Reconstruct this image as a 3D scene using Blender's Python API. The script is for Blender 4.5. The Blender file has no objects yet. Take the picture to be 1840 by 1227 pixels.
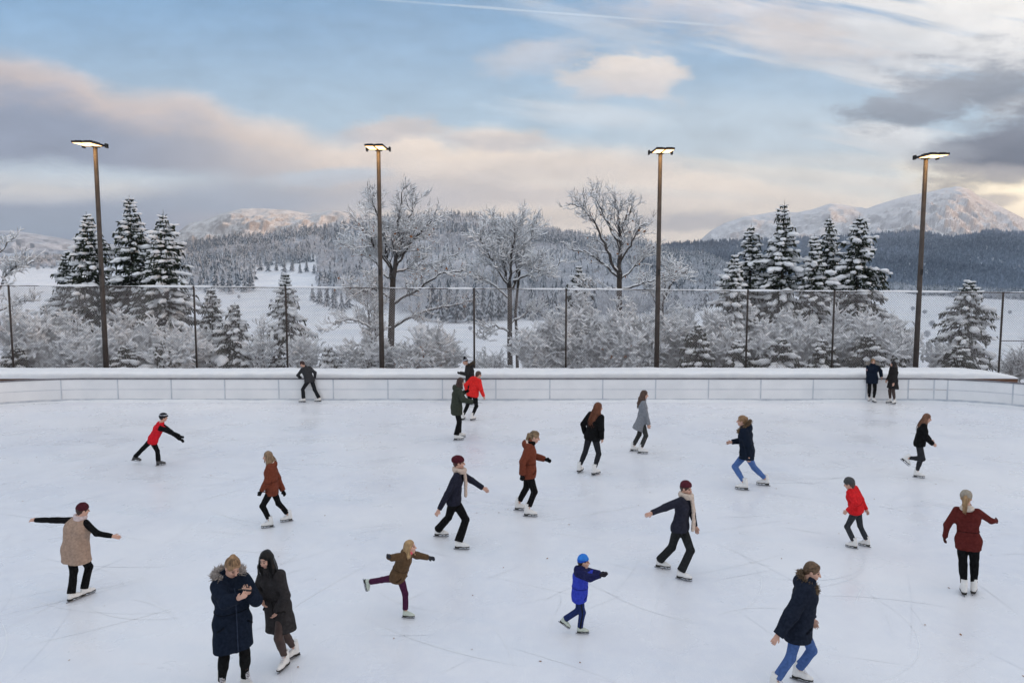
import bpy, math, random
import numpy as np
from mathutils import Vector, Matrix
random.seed(7)
RNG = np.random.default_rng(7)
SC = bpy.context.scene
COL = SC.collection
R = math.radians
# ---------------------------------------------------------------- camera and the photograph's geometry
CAM_H, FPX, PITCH = 4.75, 1278.0, R(5.05)
_F = np.array([0, math.cos(PITCH), -math.sin(PITCH)])
_U = np.array([0, math.sin(PITCH), math.cos(PITCH)])
_X = np.array([1.0, 0, 0])
def ray(px, py):
    return _F + (px - 920) / FPX * _X + (613.5 - py) / FPX * _U
def at_depth(px, py, Y):
    d = ray(px, py)
    return np.array([0, 0, CAM_H]) + d * (Y / d[1])
def on_ground(px, py, z=0.0):
    d = ray(px, py)
    t = (z - CAM_H) / d[2]
    return np.array([0, 0, CAM_H]) + d * t
def uv(px, py):
    d = ray(px, py)
    return d[0] / d[1], d[2] / d[1]
def nrm(v):
    v = np.asarray(v, float)
    return v / max(np.linalg.norm(v), 1e-9)

# ---------------------------------------------------------------- objects
def tag(o, label=None, cat=None, group=None, kind=None):
    if label: o['label'] = label
    if cat: o['category'] = cat
    if group: o['group'] = group
    if kind: o['kind'] = kind
    return o
def empty(name, loc, label, cat, group=None):
    o = bpy.data.objects.new(name, None)
    o.empty_display_size = 0.2
    COL.objects.link(o)
    o.location = loc
    return tag(o, label, cat, group)
class MB:
    """gathers vertices and faces of one mesh"""
    def __init__(s):
        s.V = []; s.F = {}; s.n = 0
    def add(s, V, F, mi=0):
        V = np.asarray(V, float).reshape(-1, 3)
        F = np.asarray(F, int)
        if len(F):
            s.F.setdefault((F.shape[1], mi), []).append(F + s.n)
        s.V.append(V); s.n += len(V)
    def prisms(s, A, B, ra, rb, n=3, mi=0, caps=False):
        A = np.asarray(A, float).reshape(-1, 3); B = np.asarray(B, float).reshape(-1, 3)
        N = len(A)
        if N == 0: return
        ra = np.broadcast_to(np.asarray(ra, float), (N,)); rb = np.broadcast_to(np.asarray(rb, float), (N,))
        d = B - A
        d = d / np.maximum(np.linalg.norm(d, axis=1, keepdims=True), 1e-9)
        ref = np.where(np.abs(d[:, 2:3]) < 0.9, np.array([[0, 0, 1.0]]), np.array([[1.0, 0, 0]]))
        x = np.cross(ref, d); x /= np.maximum(np.linalg.norm(x, axis=1, keepdims=True), 1e-9)
        y = np.cross(d, x)
        a = np.arange(n) * 2 * math.pi / n + math.pi / 2
        c = np.cos(a)[None, :, None]; q = np.sin(a)[None, :, None]
        ring = x[:, None] * c + y[:, None] * q
        VA = A[:, None] + ring * ra[:, None, None]; VB = B[:, None] + ring * rb[:, None, None]
        V = np.concatenate([VA, VB], 1).reshape(-1, 3)
        i = np.arange(n); j = (i + 1) % n
        f = np.stack([i, j, j + n, i + n], 1)
        F = (f[None] + (np.arange(N) * 2 * n)[:, None, None]).reshape(-1, 4)
        s.add(V, F, mi)
        if caps and n == 4:
            base = s.n - len(V)
            g = np.array([[3, 2, 1, 0], [4, 5, 6, 7]])
            s.F.setdefault((4, mi), []).append((g[None] + (np.arange(N) * 8)[:, None, None]).reshape(-1, 4) + base)
    def tube(s, pts, rad, n=8, mi=0, cap=True):
        pts = np.asarray(pts, float); m = len(pts)
        rad = np.broadcast_to(np.asarray(rad, float), (m,))
        t = np.gradient(pts, axis=0); t /= np.maximum(np.linalg.norm(t, axis=1, keepdims=True), 1e-9)
        x = np.cross(t[0], [0, 0, 1.0])
        if np.linalg.norm(x) < 0.1: x = np.cross(t[0], [1.0, 0, 0])
        V = []
        a = np.arange(n) * 2 * math.pi / n
        for k in range(m):
            x = nrm(x - t[k] * np.dot(x, t[k])); y = np.cross(t[k], x)
            V.append(pts[k] + rad[k] * (np.cos(a)[:, None] * x + np.sin(a)[:, None] * y))
        F = []
        for k in range(m - 1):
            for i in range(n):
                j = (i + 1) % n
                F.append([k * n + i, k * n + j, (k + 1) * n + j, (k + 1) * n + i])
        V = np.concatenate(V)
        b = s.n
        s.add(V, F, mi)
        if cap:
            for k, rev in ((0, True), (m - 1, False)):
                c = s.n
                s.V.append(pts[k][None]); s.n += 1
                idx = b + k * n + np.arange(n); nx = np.roll(idx, -1)
                tri = np.stack([nx, idx, np.full(n, c)], 1) if rev else np.stack([idx, nx, np.full(n, c)], 1)
                s.F.setdefault((3, mi), []).append(tri)
    def box(s, lo, hi, mi=0, M=None):
        x0, y0, z0 = lo; x1, y1, z1 = hi
        V = np.array([[x0, y0, z0], [x1, y0, z0], [x1, y1, z0], [x0, y1, z0], [x0, y0, z1], [x1, y0, z1], [x1, y1, z1], [x0, y1, z1]], float)
        if M is not None: V = V @ np.asarray(M[0]).T + np.asarray(M[1])
        s.add(V, [[3, 2, 1, 0], [4, 5, 6, 7], [0, 1, 5, 4], [1, 2, 6, 5], [2, 3, 7, 6], [3, 0, 4, 7]], mi)
    def blobs(s, C, A1, A2, A3, rough=0.18, mi=0, seed=1):
        """lumpy ellipsoids: centres and three half-axis vectors, all N x 3"""
        C = np.asarray(C, float).reshape(-1, 3)
        N = len(C)
        if N == 0: return
        T, TF = ICO
        rg = np.random.default_rng(seed)
        w = 1 + rough * rg.standard_normal((N, len(T)))
        P = T[None] * np.clip(w, .6, 1.5)[..., None]
        V = C[:, None] + P[..., 0:1] * np.asarray(A1)[:, None] + P[..., 1:2] * np.asarray(A2)[:, None] + P[..., 2:3] * np.asarray(A3)[:, None]
        F = (TF[None] + (np.arange(N) * len(T))[:, None, None]).reshape(-1, 3)
        s.add(V.reshape(-1, 3), F, mi)
    def build(s, name, mats, parent=None, smooth=False, offset=None):
        me = bpy.data.meshes.new(name)
        V = np.concatenate(s.V) if s.V else np.zeros((0, 3))
        if offset is not None: V = V - np.asarray(offset)[None]
        me.vertices.add(len(V)); me.vertices.foreach_set('co', V.astype(np.float32).ravel())
        li, ls, lt, mi = [], [], [], []
        pos = 0
        for (k, m), L in s.F.items():
            F = np.concatenate(L)
            li.append(F.ravel()); ls.append(pos + np.arange(len(F)) * k); lt.append(np.full(len(F), k)); mi.append(np.full(len(F), m))
            pos += F.size
        if li:
            li = np.concatenate(li); ls = np.concatenate(ls); lt = np.concatenate(lt); mi = np.concatenate(mi)
            me.loops.add(len(li)); me.loops.foreach_set('vertex_index', li.astype(np.int32))
            me.polygons.add(len(ls)); me.polygons.foreach_set('loop_start', ls.astype(np.int32))
            me.polygons.foreach_set('material_index', mi.astype(np.int32))
            me.polygons.foreach_set('use_smooth', np.full(len(ls), bool(smooth)))
        if not isinstance(mats, (list, tuple)): mats = [mats]
        for m in mats: me.materials.append(m)
        me.update(calc_edges=True)
        me.validate()
        o = bpy.data.objects.new(name, me)
        COL.objects.link(o)
        if parent is not None: o.parent = parent
        return o
def _ico():
    t = (1 + 5 ** .5) / 2
    V = [[-1, t, 0], [1, t, 0], [-1, -t, 0], [1, -t, 0], [0, -1, t], [0, 1, t], [0, -1, -t], [0, 1, -t], [t, 0, -1], [t, 0, 1], [-t, 0, -1], [-t, 0, 1]]
    F = [[0, 11, 5], [0, 5, 1], [0, 1, 7], [0, 7, 10], [0, 10, 11], [1, 5, 9], [5, 11, 4], [11, 10, 2], [10, 7, 6], [7, 1, 8], [3, 9, 4], [3, 4, 2], [3, 2, 6], [3, 6, 8], [3, 8, 9], [4, 9, 5], [2, 4, 11], [6, 2, 10], [8, 6, 7], [9, 8, 1]]
    V = [nrm(v) for v in V]
    mid = {}; G = []
    for a, b, c in F:
        m = []
        for p, q in ((a, b), (b, c), (c, a)):
            k = (min(p, q), max(p, q))
            if k not in mid:
                mid[k] = len(V); V.append(nrm(V[p] + V[q]))
            m.append(mid[k])
        G += [[a, m[0], m[2]], [b, m[1], m[0]], [c, m[2], m[1]], [m[0], m[1], m[2]]]
    return np.array(V), np.array(G)
ICO = _ico()

# ---------------------------------------------------------------- value noise for terrain and cloth
_PERM = np.random.default_rng(3).permutation(512)
_VAL = np.random.default_rng(4).random(512)
def vnoise(x, y):
    xi = np.floor(x).astype(int); yi = np.floor(y).astype(int)
    xf = x - xi; yf = y - yi
    xf = xf * xf * (3 - 2 * xf); yf = yf * yf * (3 - 2 * yf)
    h = lambda a, b: _VAL[(_PERM[a & 511] + b) & 511]
    return (h(xi, yi) * (1 - xf) + h(xi + 1, yi) * xf) * (1 - yf) + (h(xi, yi + 1) * (1 - xf) + h(xi + 1, yi + 1) * xf) * yf
def fbm(x, y, o=5, ridged=False):
    s = 0; a = .5; t = 0
    for k in range(o):
        n = vnoise(x * 2 ** k + 17.3 * k, y * 2 ** k + 9.1 * k)
        if ridged: n = 1 - np.abs(2 * n - 1)
        s = s + a * n; t += a; a *= .5
    return s / t

# ---------------------------------------------------------------- materials
def mat(name, col, rough=.8, col2=None, scale=8., detail=4., bump=0., bscale=60., stretch=None, spec=.3, metal=0., lo=.35, hi=.65, sheen=0., sss=0.):
    m = bpy.data.materials.new(name); m.use_nodes = True
    nt = m.node_tree; N = nt.nodes; L = nt.links
    b = N['Principled BSDF']
    b.inputs['Roughness'].default_value = rough
    b.inputs['Metallic'].default_value = metal
    b.inputs['Specular IOR Level'].default_value = spec
    if sheen: b.inputs['Sheen Weight'].default_value = sheen
    b.inputs['Base Color'].default_value = (*col, 1)
    tc = N.new('ShaderNodeTexCoord'); mp = N.new('ShaderNodeMapping')
    L.new(tc.outputs['Object'], mp.inputs['Vector'])
    if stretch: mp.inputs['Scale'].default_value = stretch
    if col2 is not None:
        n = N.new('ShaderNodeTexNoise'); n.inputs['Scale'].default_value = scale; n.inputs['Detail'].default_value = detail
        L.new(mp.outputs[0], n.inputs['Vector'])
        r = N.new('ShaderNodeMapRange'); r.inputs[1].default_value = lo; r.inputs[2].default_value = hi
        L.new(n.outputs['Fac'], r.inputs[0])
        x = N.new('ShaderNodeMix'); x.data_type = 'RGBA'
        x.inputs[6].default_value = (*col, 1); x.inputs[7].default_value = (*col2, 1)
        L.new(r.outputs[0], x.inputs[0]); L.new(x.outputs[2], b.inputs['Base Color'])
    if bump:
        n2 = N.new('ShaderNodeTexNoise'); n2.inputs['Scale'].default_value = bscale; n2.inputs['Detail'].default_value = 5
        L.new(mp.outputs[0], n2.inputs['Vector'])
        bp = N.new('ShaderNodeBump'); bp.inputs['Strength'].default_value = bump; bp.inputs['Distance'].default_value = .02
        L.new(n2.outputs['Fac'], bp.inputs['Height']); L.new(bp.outputs[0], b.inputs['Normal'])
    return m
def cloth(name, c, v=.35, rough=.9, scale=30):
    c2 = tuple(min(1, x * (1 + v) + .004) for x in c)
    return mat(name, c, rough, c2, scale=scale, detail=6, bump=.5, bscale=28, spec=.08)
def hairmat(name, c):
    dark_ = max(c) < .02
    c2 = tuple(min(1, x * 2.0 + .004) for x in c)
    return mat(name, c, .34 if dark_ else .5, c2, scale=9, detail=6, bump=.3 if dark_ else .6, bscale=9, stretch=(4, 4, .5), spec=.22 if dark_ else .3, lo=.35, hi=.7)
M = {}
M['snow'] = mat('snow', (.80, .825, .86), .75, (.86, .875, .89), scale=3, bump=.25, bscale=18, spec=.2)
M['ground_snow'] = mat('ground_snow', (.74, .77, .82), .8, (.86, .87, .89), scale=.06, detail=8, bump=.3, bscale=2.5, spec=.15)
M['bark'] = mat('bark', (.035, .028, .024), .95, (.075, .062, .052), scale=12, bump=.6, bscale=25, stretch=(3, 3, .5))
M['twig'] = mat('twig', (.048, .042, .040), .95, (.085, .078, .075), scale=6)
M['needles'] = mat('needles', (.012, .018, .011), .85, (.035, .045, .026), scale=3.5, detail=3)
M['dryleaf'] = mat('dry_leaf', (.22, .09, .035), .8, (.32, .15, .06), scale=9)
M['post'] = mat('post_metal', (.055, .045, .040), .6, (.08, .066, .058), scale=4, bump=.1, metal=.2)
M['darkmetal'] = mat('dark_metal', (.03, .028, .027), .5, metal=.4)
M['wire'] = mat('frosted_wire', (.24, .22, .22), .8, (.50, .48, .49), scale=.9, detail=5)
M['board'] = mat('white_board', (.76, .775, .795), .42, (.83, .84, .855), scale=1.2, detail=6, spec=.4)
M['boardedge'] = mat('grey_seam', (.46, .50, .56), .5, (.60, .63, .67), scale=3)
M['rail'] = mat('top_rail_cap', (.13, .125, .14), .5, (.20, .20, .22), scale=5)
M['wood'] = mat('red_brown_wood', (.10, .048, .03), .7, (.16, .08, .05), scale=3, stretch=(1, 8, 8))
M['skin'] = mat('skin', (.56, .33, .25), .55, (.62, .37, .28), scale=14, spec=.35)
M['lip'] = mat('lips', (.42, .15, .13), .45)
M['eye'] = mat('eye_dark', (.05, .035, .03), .35)
M['skate_white'] = mat('white_skate_leather', (.72, .71, .69), .38, (.80, .79, .77), scale=9, bump=.1, spec=.5)
M['skate_green'] = mat('pale_green_skate_leather', (.46, .52, .44), .4, (.58, .62, .54), scale=9, spec=.5)
M['sole'] = mat('dark_sole', (.02, .018, .016), .5)
M['steel'] = mat('blade_steel', (.30, .31, .33), .32, metal=.8)
M['lace'] = mat('lace', (.62, .62, .66), .8)
M['phone'] = mat('phone_case', (.012, .012, .014), .25, spec=.5)

# lamp glass: the lamps are lit
_m = bpy.data.materials.new('lamp_glass'); _m.use_nodes = True
_b = _m.node_tree.nodes['Principled BSDF']
_b.inputs['Base Color'].default_value = (.8, .7, .55, 1)
_b.inputs['Emission Color'].default_value = (1, .62, .27, 1)
_b.inputs['Emission Strength'].default_value = 3.6
M['lamp'] = _m

_m = bpy.data.materials.new('lamp_rim_glow'); _m.use_nodes = True
_b = _m.node_tree.nodes['Principled BSDF']
_b.inputs['Base Color'].default_value = (.6, .4, .2, 1); _b.inputs['Emission Color'].default_value = (1, .42, .08, 1); _b.inputs['Emission Strength'].default_value = 1.1
M['lamp_rim'] = _m
# ================================================================= sky, sun, camera, air
SUN_AZ, SUN_EL = R(104), R(9)       # right of the view, just over the mountain
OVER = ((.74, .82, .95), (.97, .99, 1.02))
def build_world():
    w = bpy.data.worlds.new('World'); SC.world = w; w.use_nodes = True
    nt = w.node_tree; N = nt.nodes; L = nt.links
    N.clear()
    out = N.new('ShaderNodeOutputWorld'); bg = N.new('ShaderNodeBackground')
    STR = .12
    bg.inputs['Strength'].default_value = STR
    def setin(sock, v):
        if isinstance(v, bpy.types.NodeSocket): L.new(v, sock)
        else: sock.default_value = v
    def m(op, a, b=0., c=None, clamp=False):
        n = N.new('ShaderNodeMath'); n.operation = op; n.use_clamp = clamp
        setin(n.inputs[0], a); setin(n.inputs[1], b)
        if c is not None: setin(n.inputs[2], c)
        return n.outputs[0]
    def sstep(x, a, b):
        n = N.new('ShaderNodeMapRange'); n.interpolation_type = 'SMOOTHSTEP'
        setin(n.inputs[0], x); n.inputs[1].default_value = a; n.inputs[2].default_value = b
        n.inputs[3].default_value = 0.; n.inputs[4].default_value = 1.
        return n.outputs[0]
    def falling(x, a, b):                       # 1 below a, 0 above b
        return m('SUBTRACT', 1., sstep(x, a, b))
    def mixc(f, a, b):
        n = N.new('ShaderNodeMix'); n.data_type = 'RGBA'
        setin(n.inputs[0], f)
        for s_, v in ((n.inputs[6], a), (n.inputs[7], b)):
            if isinstance(v, bpy.types.NodeSocket): L.new(v, s_)
            else: s_.default_value = (v[0] / STR, v[1] / STR, v[2] / STR, 1)
        return n.outputs[2]
    def comb(x, y, z):
        n = N.new('ShaderNodeCombineXYZ')
        for s_, v in zip(n.inputs, (x, y, z)): setin(s_, v)
        return n.outputs[0]
    def noise(sx, sy, seed, detail=6., rough=.55, dist=.0, shear=0.):
        n = N.new('ShaderNodeTexNoise'); n.inputs['Scale'].default_value = 1.
        n.inputs['Detail'].default_value = detail; n.inputs['Roughness'].default_value = rough; n.inputs['Distortion'].default_value = dist
        L.new(comb(m('MULTIPLY', U, sx), m('MULTIPLY_ADD', V, sy, m('MULTIPLY', U, shear)), seed), n.inputs['Vector'])
        return m('SUBTRACT', n.outputs['Fac'], .5)
    tc = N.new('ShaderNodeTexCoord'); sp = N.new('ShaderNodeSeparateXYZ')
    L.new(tc.outputs['Generated'], sp.inputs[0])
    dx, dy, dz = sp.outputs
    yy = m('MAXIMUM', m('ABSOLUTE', dy), .12)
    U = m('DIVIDE', dx, yy); V = m('DIVIDE', dz, yy)     # sky coordinates about the view's azimuth
    UV = comb(U, V, 0.)
    sky = N.new('ShaderNodeTexSky'); sky.sky_type = 'NISHITA'; sky.sun_disc = False
    sky.sun_elevation = SUN_EL; sky.sun_rotation = SUN_AZ
    sky.altitude = 800; sky.air_density = 1.0; sky.dust_density = 1.2; sky.ozone_density = 1.5
    g = N.new('ShaderNodeMix'); g.data_type = 'RGBA'; g.blend_type = 'MULTIPLY'; g.inputs[0].default_value = 1.
    L.new(sky.outputs[0], g.inputs[6]); g.inputs[7].default_value = (.95, 1.0, 1.08, 1)
    nS = noise(2.2, 9, 3.1); nW = noise(6, 17, 8.7, 8, .66); nF = noise(14, 34, 1.7, 6, .6)
    nD = noise(3.0, 26, 5.2, 7, .58, .3, 4.5)              # diagonal wisps
    # clear blue thinning to a pale horizon
    v0 = lambda y, x=920: uv(x, y)[1]
    c = mixc(.86, g.outputs[2], mixc(sstep(V, v0(330), v0(-60)), (.56, .69, .78), (.215, .40, .63)))
    warm = sstep(U, -.35, .75)
    hz = m('ADD', falling(V, v0(455), v0(215)), m('MULTIPLY', nS, .35), clamp=True)
    c = mixc(hz, c, mixc(warm, (.60, .66, .74), (1.40, 1.22, .95)))
    def blob(cx, cy, rx, ry, rot, ctop, cbot, op, amp, n, soft=.7):
        nonlocal c
        amp *= 1.6; soft *= .85
        u0, w0 = uv(cx, cy)
        mp = N.new('ShaderNodeMapping'); mp.vector_type = 'TEXTURE'
        L.new(UV, mp.inputs['Vector'])
        mp.inputs['Location'].default_value = (u0, w0, 0); mp.inputs['Rotation'].default_value = (0, 0, R(rot)); mp.inputs['Scale'].default_value = (rx / FPX, ry / FPX, 1)
        ln = N.new('ShaderNodeVectorMath'); ln.operation = 'LENGTH'; L.new(mp.outputs[0], ln.inputs[0])
        r = m('MULTIPLY_ADD', n, amp, ln.outputs['Value'])
        mr_ = N.new('ShaderNodeMapRange'); mr_.interpolation_type = 'SMOOTHSTEP'; L.new(r, mr_.inputs[0])
        mr_.inputs[1].default_value = 1 - soft; mr_.inputs[2].default_value = 1 + soft * .35; mr_.inputs[3].default_value = op; mr_.inputs[4].default_value = 0.
        if ctop == cbot:
            c = mixc(mr_.outputs[0], c, ctop)
            return
        sq = N.new('ShaderNodeSeparateXYZ'); L.new(mp.outputs[0], sq.inputs[0])
        t = sstep(m('MULTIPLY_ADD', n, 1.2, sq.outputs[1]), -.9, .8)
        c = mixc(mr_.outputs[0], c, mixc(t, cbot, ctop))
    # thin high clouds
    blob(1560, 40, 420, 95, -12, (.95, .90, .85), (.66, .68, .71), .85, 3.2, nD, .9)
    blob(1800, 60, 300, 120, -20, (1.1, 1.05, .98), (.72, .73, .75), .85, 3.2, nD, .9)
    blob(1290, 20, 260, 36, -3, (.72, .66, .66), (.60, .60, .64), .7, 1.8, nW, .9)
    blob(1420, 80, 190, 40, -6, (.82, .73, .68), (.66, .64, .66), .7, 1.6, nW, .9)
    blob(1090, 60, 190, 26, -14, (.66, .70, .76), (.58, .64, .72), .55, 2.0, nD, .9)
    blob(960, 95, 90, 34, 15, (.70, .68, .70), (.62, .64, .70), .65, 2.0, nW, .9)
    blob(1090, 152, 85, 30, 4, (.80, .73, .68), (.66, .66, .70), .8, 2.4, nW, .9)
    blob(1165, 140, 78, 44, -8, (.94, .83, .74), (.74, .69, .68), .9, 2.6, nW, .85)
    blob(1130, 118, 60, 24, 10, (.92, .82, .74), (.80, .74, .70), .8, 3.0, nF, .9)
    blob(1040, 208, 170, 22, -5, (.74, .78, .82), (.70, .75, .80), .6, 2.2, nD, .9)
    blob(1330, 215, 300, 60, 0, (.66, .75, .82), (.70, .77, .82), .4, 1.5, nS, .9)
    # the long cloud bank: top line read off the photograph
    cv = N.new('ShaderNodeFloatCurve')
    pts = [(-400, 40), (0, 84), (110, 108), (240, 150), (330, 152), (430, 195), (520, 214), (620, 242), (680, 222), (760, 222), (815, 242), (870, 228), (960, 246), (1080, 256), (1200, 272), (1330, 292), (1500, 330), (1840, 372), (2300, 380)]
    ul = [uv(x, y) for x, y in pts]
    u_lo, u_hi = ul[0][0], ul[-1][0]
    cm = cv.mapping.curves[0]
    P = [((a - u_lo) / (u_hi - u_lo), b / .4) for a, b in ul]
    cm.points[0].location = P[0]; cm.points[1].location = P[-1]
    for p in P[1:-1]: cm.points.new(*p)
    cv.mapping.update()
    mr = N.new('ShaderNodeMapRange'); L.new(U, mr.inputs[0]); mr.inputs[1].default_value = u_lo; mr.inputs[2].default_value = u_hi
    cv.inputs[0].default_value = 1.; L.new(mr.outputs[0], cv.inputs[1])
    vtop = m('MULTIPLY', cv.outputs[0], .4)
    dep = m('ADD', m('SUBTRACT', vtop, V), m('ADD', m('MULTIPLY', nW, .045), m('MULTIPLY', nF, .012)))
    f = m('MULTIPLY', sstep(dep, -.006, .034), m('ADD', .96, m('MULTIPLY', warm, -.40)))
    left = falling(U, -.62, .05)
    ctop = mixc(left, (1.20, .98, .77), (.74, .61, .55))
    cbot = mixc(left, (1.10, .91, .73), (.27, .31, .41))
    t = sstep(m('ADD', dep, m('ADD', m('MULTIPLY', nS, .08), m('MULTIPLY', nW, .07))), .004, .085)
    c = mixc(f, c, mixc(t, ctop, cbot))
    # under the bank: pale gaps and lower grey layers
    blob(120, 322, 380, 34, -3, (.62, .72, .80), (.86, .84, .80), 1., 1.1, nW, .8)
    blob(600, 318, 130, 16, 4, (.62, .70, .78), (.66, .71, .77), .85, 1.3, nW, .8)
    blob(90, 352, 210, 20, 0, (.92, .87, .80), (.70, .70, .72), .85, 1.2, nW, .8)
    blob(60, 398, 270, 34, 0, (.36, .42, .51), (.35, .42, .51), .8, 1.2, nS, .8)
    blob(430, 362, 290, 36, 0, (.40, .45, .53), (.37, .43, .52), .85, 1.5, nS, .8)
    blob(700, 345, 260, 45, 3, (.58, .55, .56), (.50, .50, .54), .7, 1.4, nS, .9)
    blob(690, 238, 100, 28, 4, (.74, .65, .60), (.58, .55, .57), .85, 1.6, nW, .7)
    blob(880, 250, 130, 26, -3, (.84, .73, .64), (.64, .60, .60), .85, 1.6, nW, .7)
    blob(980, 300, 260, 36, 0, (.80, .70, .62), (.70, .64, .60), .6, 1.6, nS, .9)
    blob(960, 352, 330, 20, 0, (.66, .60, .58), (.68, .60, .56), .55, 1.6, nS, .9)
    blob(840, 388, 330, 16, 0, (.98, .80, .62), (.95, .78, .62), .6, 1.4, nS, .9)
    blob(1130, 388, 170, 22, 0, (.80, .70, .60), (.86, .74, .62), .6, 1.4, nW, .9)
    blob(1270, 400, 150, 18, 2, (.50, .48, .49), (.56, .52, .51), .75, 1.4, nW, .8)
    blob(1180, 345, 230, 10, -4, (.96, .88, .78), (.90, .82, .72), .55, 1.6, nD, .9)
    blob(1480, 318, 330, 14, -6, (.98, .92, .82), (.92, .85, .75), .7, 1.4, nD, .9)
    blob(1600, 290, 260, 18, -3, (.80, .80, .78), (.84, .80, .74), .5, 1.6, nD, .9)
    # right: grey cloud, white wisps and the dark one over the glow
    blob(1860, 345, 230, 52, -10, (2.0, 1.7, 1.15), (2.3, 1.85, 1.2), .9, 1.0, nW, .9)
    blob(1585, 247, 150, 32, -3, (.86, .85, .84), (.76, .77, .78), .8, 2.0, nD, .8)
    blob(1735, 160, 230, 66, 8, (.33, .36, .41), (.18, .22, .28), .97, 2.2, nW, .7)
    blob(1640, 190, 130, 34, 0, (.40, .45, .52), (.30, .35, .42), .6, 2.0, nW, .9)
    blob(1830, 200, 120, 30, 15, (.62, .62, .62), (.5, .5, .5), .6, 1.8, nW, .9)
    blob(1838, 258, 190, 78, 12, (.16, .185, .24), (.022, .045, .09), 1., 1.15, nW, .6)
    blob(1700, 278, 75, 20, 5, (.32, .35, .40), (.26, .28, .33), .75, 1.8, nW, .8)
    blob(1800, 312, 120, 16, -5, (.55, .50, .47), (.66, .58, .50), .7, 1.6, nW, .8)
    blob(1775, 362, 70, 14, 8, (.66, .55, .45), (.70, .58, .46), .75, 1.4, nW, .8)
    # a condensation trail
    blob(1000, 24, 340, 2.4, -4.2, (.66, .74, .83), (.66, .74, .83), .5, 1.6, nF, .8)
    # the sky overhead and behind the viewer: bright thin overcast
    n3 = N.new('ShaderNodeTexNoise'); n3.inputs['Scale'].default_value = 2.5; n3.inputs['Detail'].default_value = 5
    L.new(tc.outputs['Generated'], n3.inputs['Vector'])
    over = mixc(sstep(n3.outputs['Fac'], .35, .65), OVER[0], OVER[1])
    gm = N.new('ShaderNodeMix'); gm.data_type = 'RGBA'; gm.blend_type = 'MULTIPLY'; gm.inputs[0].default_value = 1.
    L.new(c, gm.inputs[6]); det = m('MULTIPLY_ADD', m('ADD', nW, nF), .42, 1.12); L.new(comb(det, det, det), gm.inputs[7])
    L.new(gm.outputs[2], bg.inputs['Color'])
    # two backgrounds: the sky ahead with its clouds, and the plain overcast elsewhere
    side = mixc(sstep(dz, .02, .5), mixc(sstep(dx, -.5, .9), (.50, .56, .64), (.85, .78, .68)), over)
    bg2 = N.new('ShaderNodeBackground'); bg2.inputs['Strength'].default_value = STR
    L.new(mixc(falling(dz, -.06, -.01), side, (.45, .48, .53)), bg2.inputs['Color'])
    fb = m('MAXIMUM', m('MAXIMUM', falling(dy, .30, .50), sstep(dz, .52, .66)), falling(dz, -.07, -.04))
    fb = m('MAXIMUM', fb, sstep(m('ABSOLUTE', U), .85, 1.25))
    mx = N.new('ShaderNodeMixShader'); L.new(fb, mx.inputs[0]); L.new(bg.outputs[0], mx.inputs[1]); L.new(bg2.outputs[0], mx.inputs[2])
    L.new(mx.outputs[0], out.inputs[0])
    w.cycles.sampling_method = 'MANUAL'; w.cycles.sample_map_resolution = 1024
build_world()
sl = bpy.data.lights.new('sun', 'SUN'); sl.energy = 5.0; sl.angle = R(10); sl.color = (1, .58, .28)
so = bpy.data.objects.new('sun', sl); COL.objects.link(so)
_sd = Vector((math.sin(SUN_AZ) * math.cos(SUN_EL), math.cos(SUN_AZ) * math.cos(SUN_EL), math.sin(SUN_EL)))
so.rotation_euler = (-_sd).to_track_quat('-Z', 'Y').to_euler(); so.location = (300, 300, 400)
cd = bpy.data.cameras.new('camera'); cam = bpy.data.objects.new('camera', cd); COL.objects.link(cam)
cd.sensor_width = 36; cd.lens = 36 * FPX / 1840; cd.clip_start = .1; cd.clip_end = 30000
cam.location = (0, 0, CAM_H); cam.rotation_euler = (R(90) - PITCH, 0, 0)
SC.camera = cam
SC.view_settings.view_transform = 'Standard'; SC.view_settings.look = 'None'
SC.view_settings.exposure = 0; SC.view_settings.gamma = 1; SC.view_settings.use_curve_mapping = False
SC.cycles.max_bounces = 6; SC.cycles.diffuse_bounces = 3; SC.cycles.glossy_bounces = 3; SC.cycles.volume_bounces = 0
SC.cycles.use_denoising = True; SC.cycles.sample_clamp_indirect = 6
# ---- air
def build_haze():
    b = MB(); b.box((-5200, -1100, -82), (5200, 4500, 475))
    m = bpy.data.materials.new('haze'); m.use_nodes = True
    nt = m.node_tree; nt.nodes.remove(nt.nodes['Principled BSDF'])
    v = nt.nodes.new('ShaderNodeVolumePrincipled')
    v.inputs['Color'].default_value = (.66, .80, 1.0, 1); v.inputs['Density'].default_value = HAZE; v.inputs['Anisotropy'].default_value = .2
    nt.links.new(v.outputs[0], nt.nodes['Material Output'].inputs['Volume'])
    tag(b.build('haze', m), 'pale winter air over the valley', 'haze', kind='stuff')
HAZE = 1.9e-4
build_haze()
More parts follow.
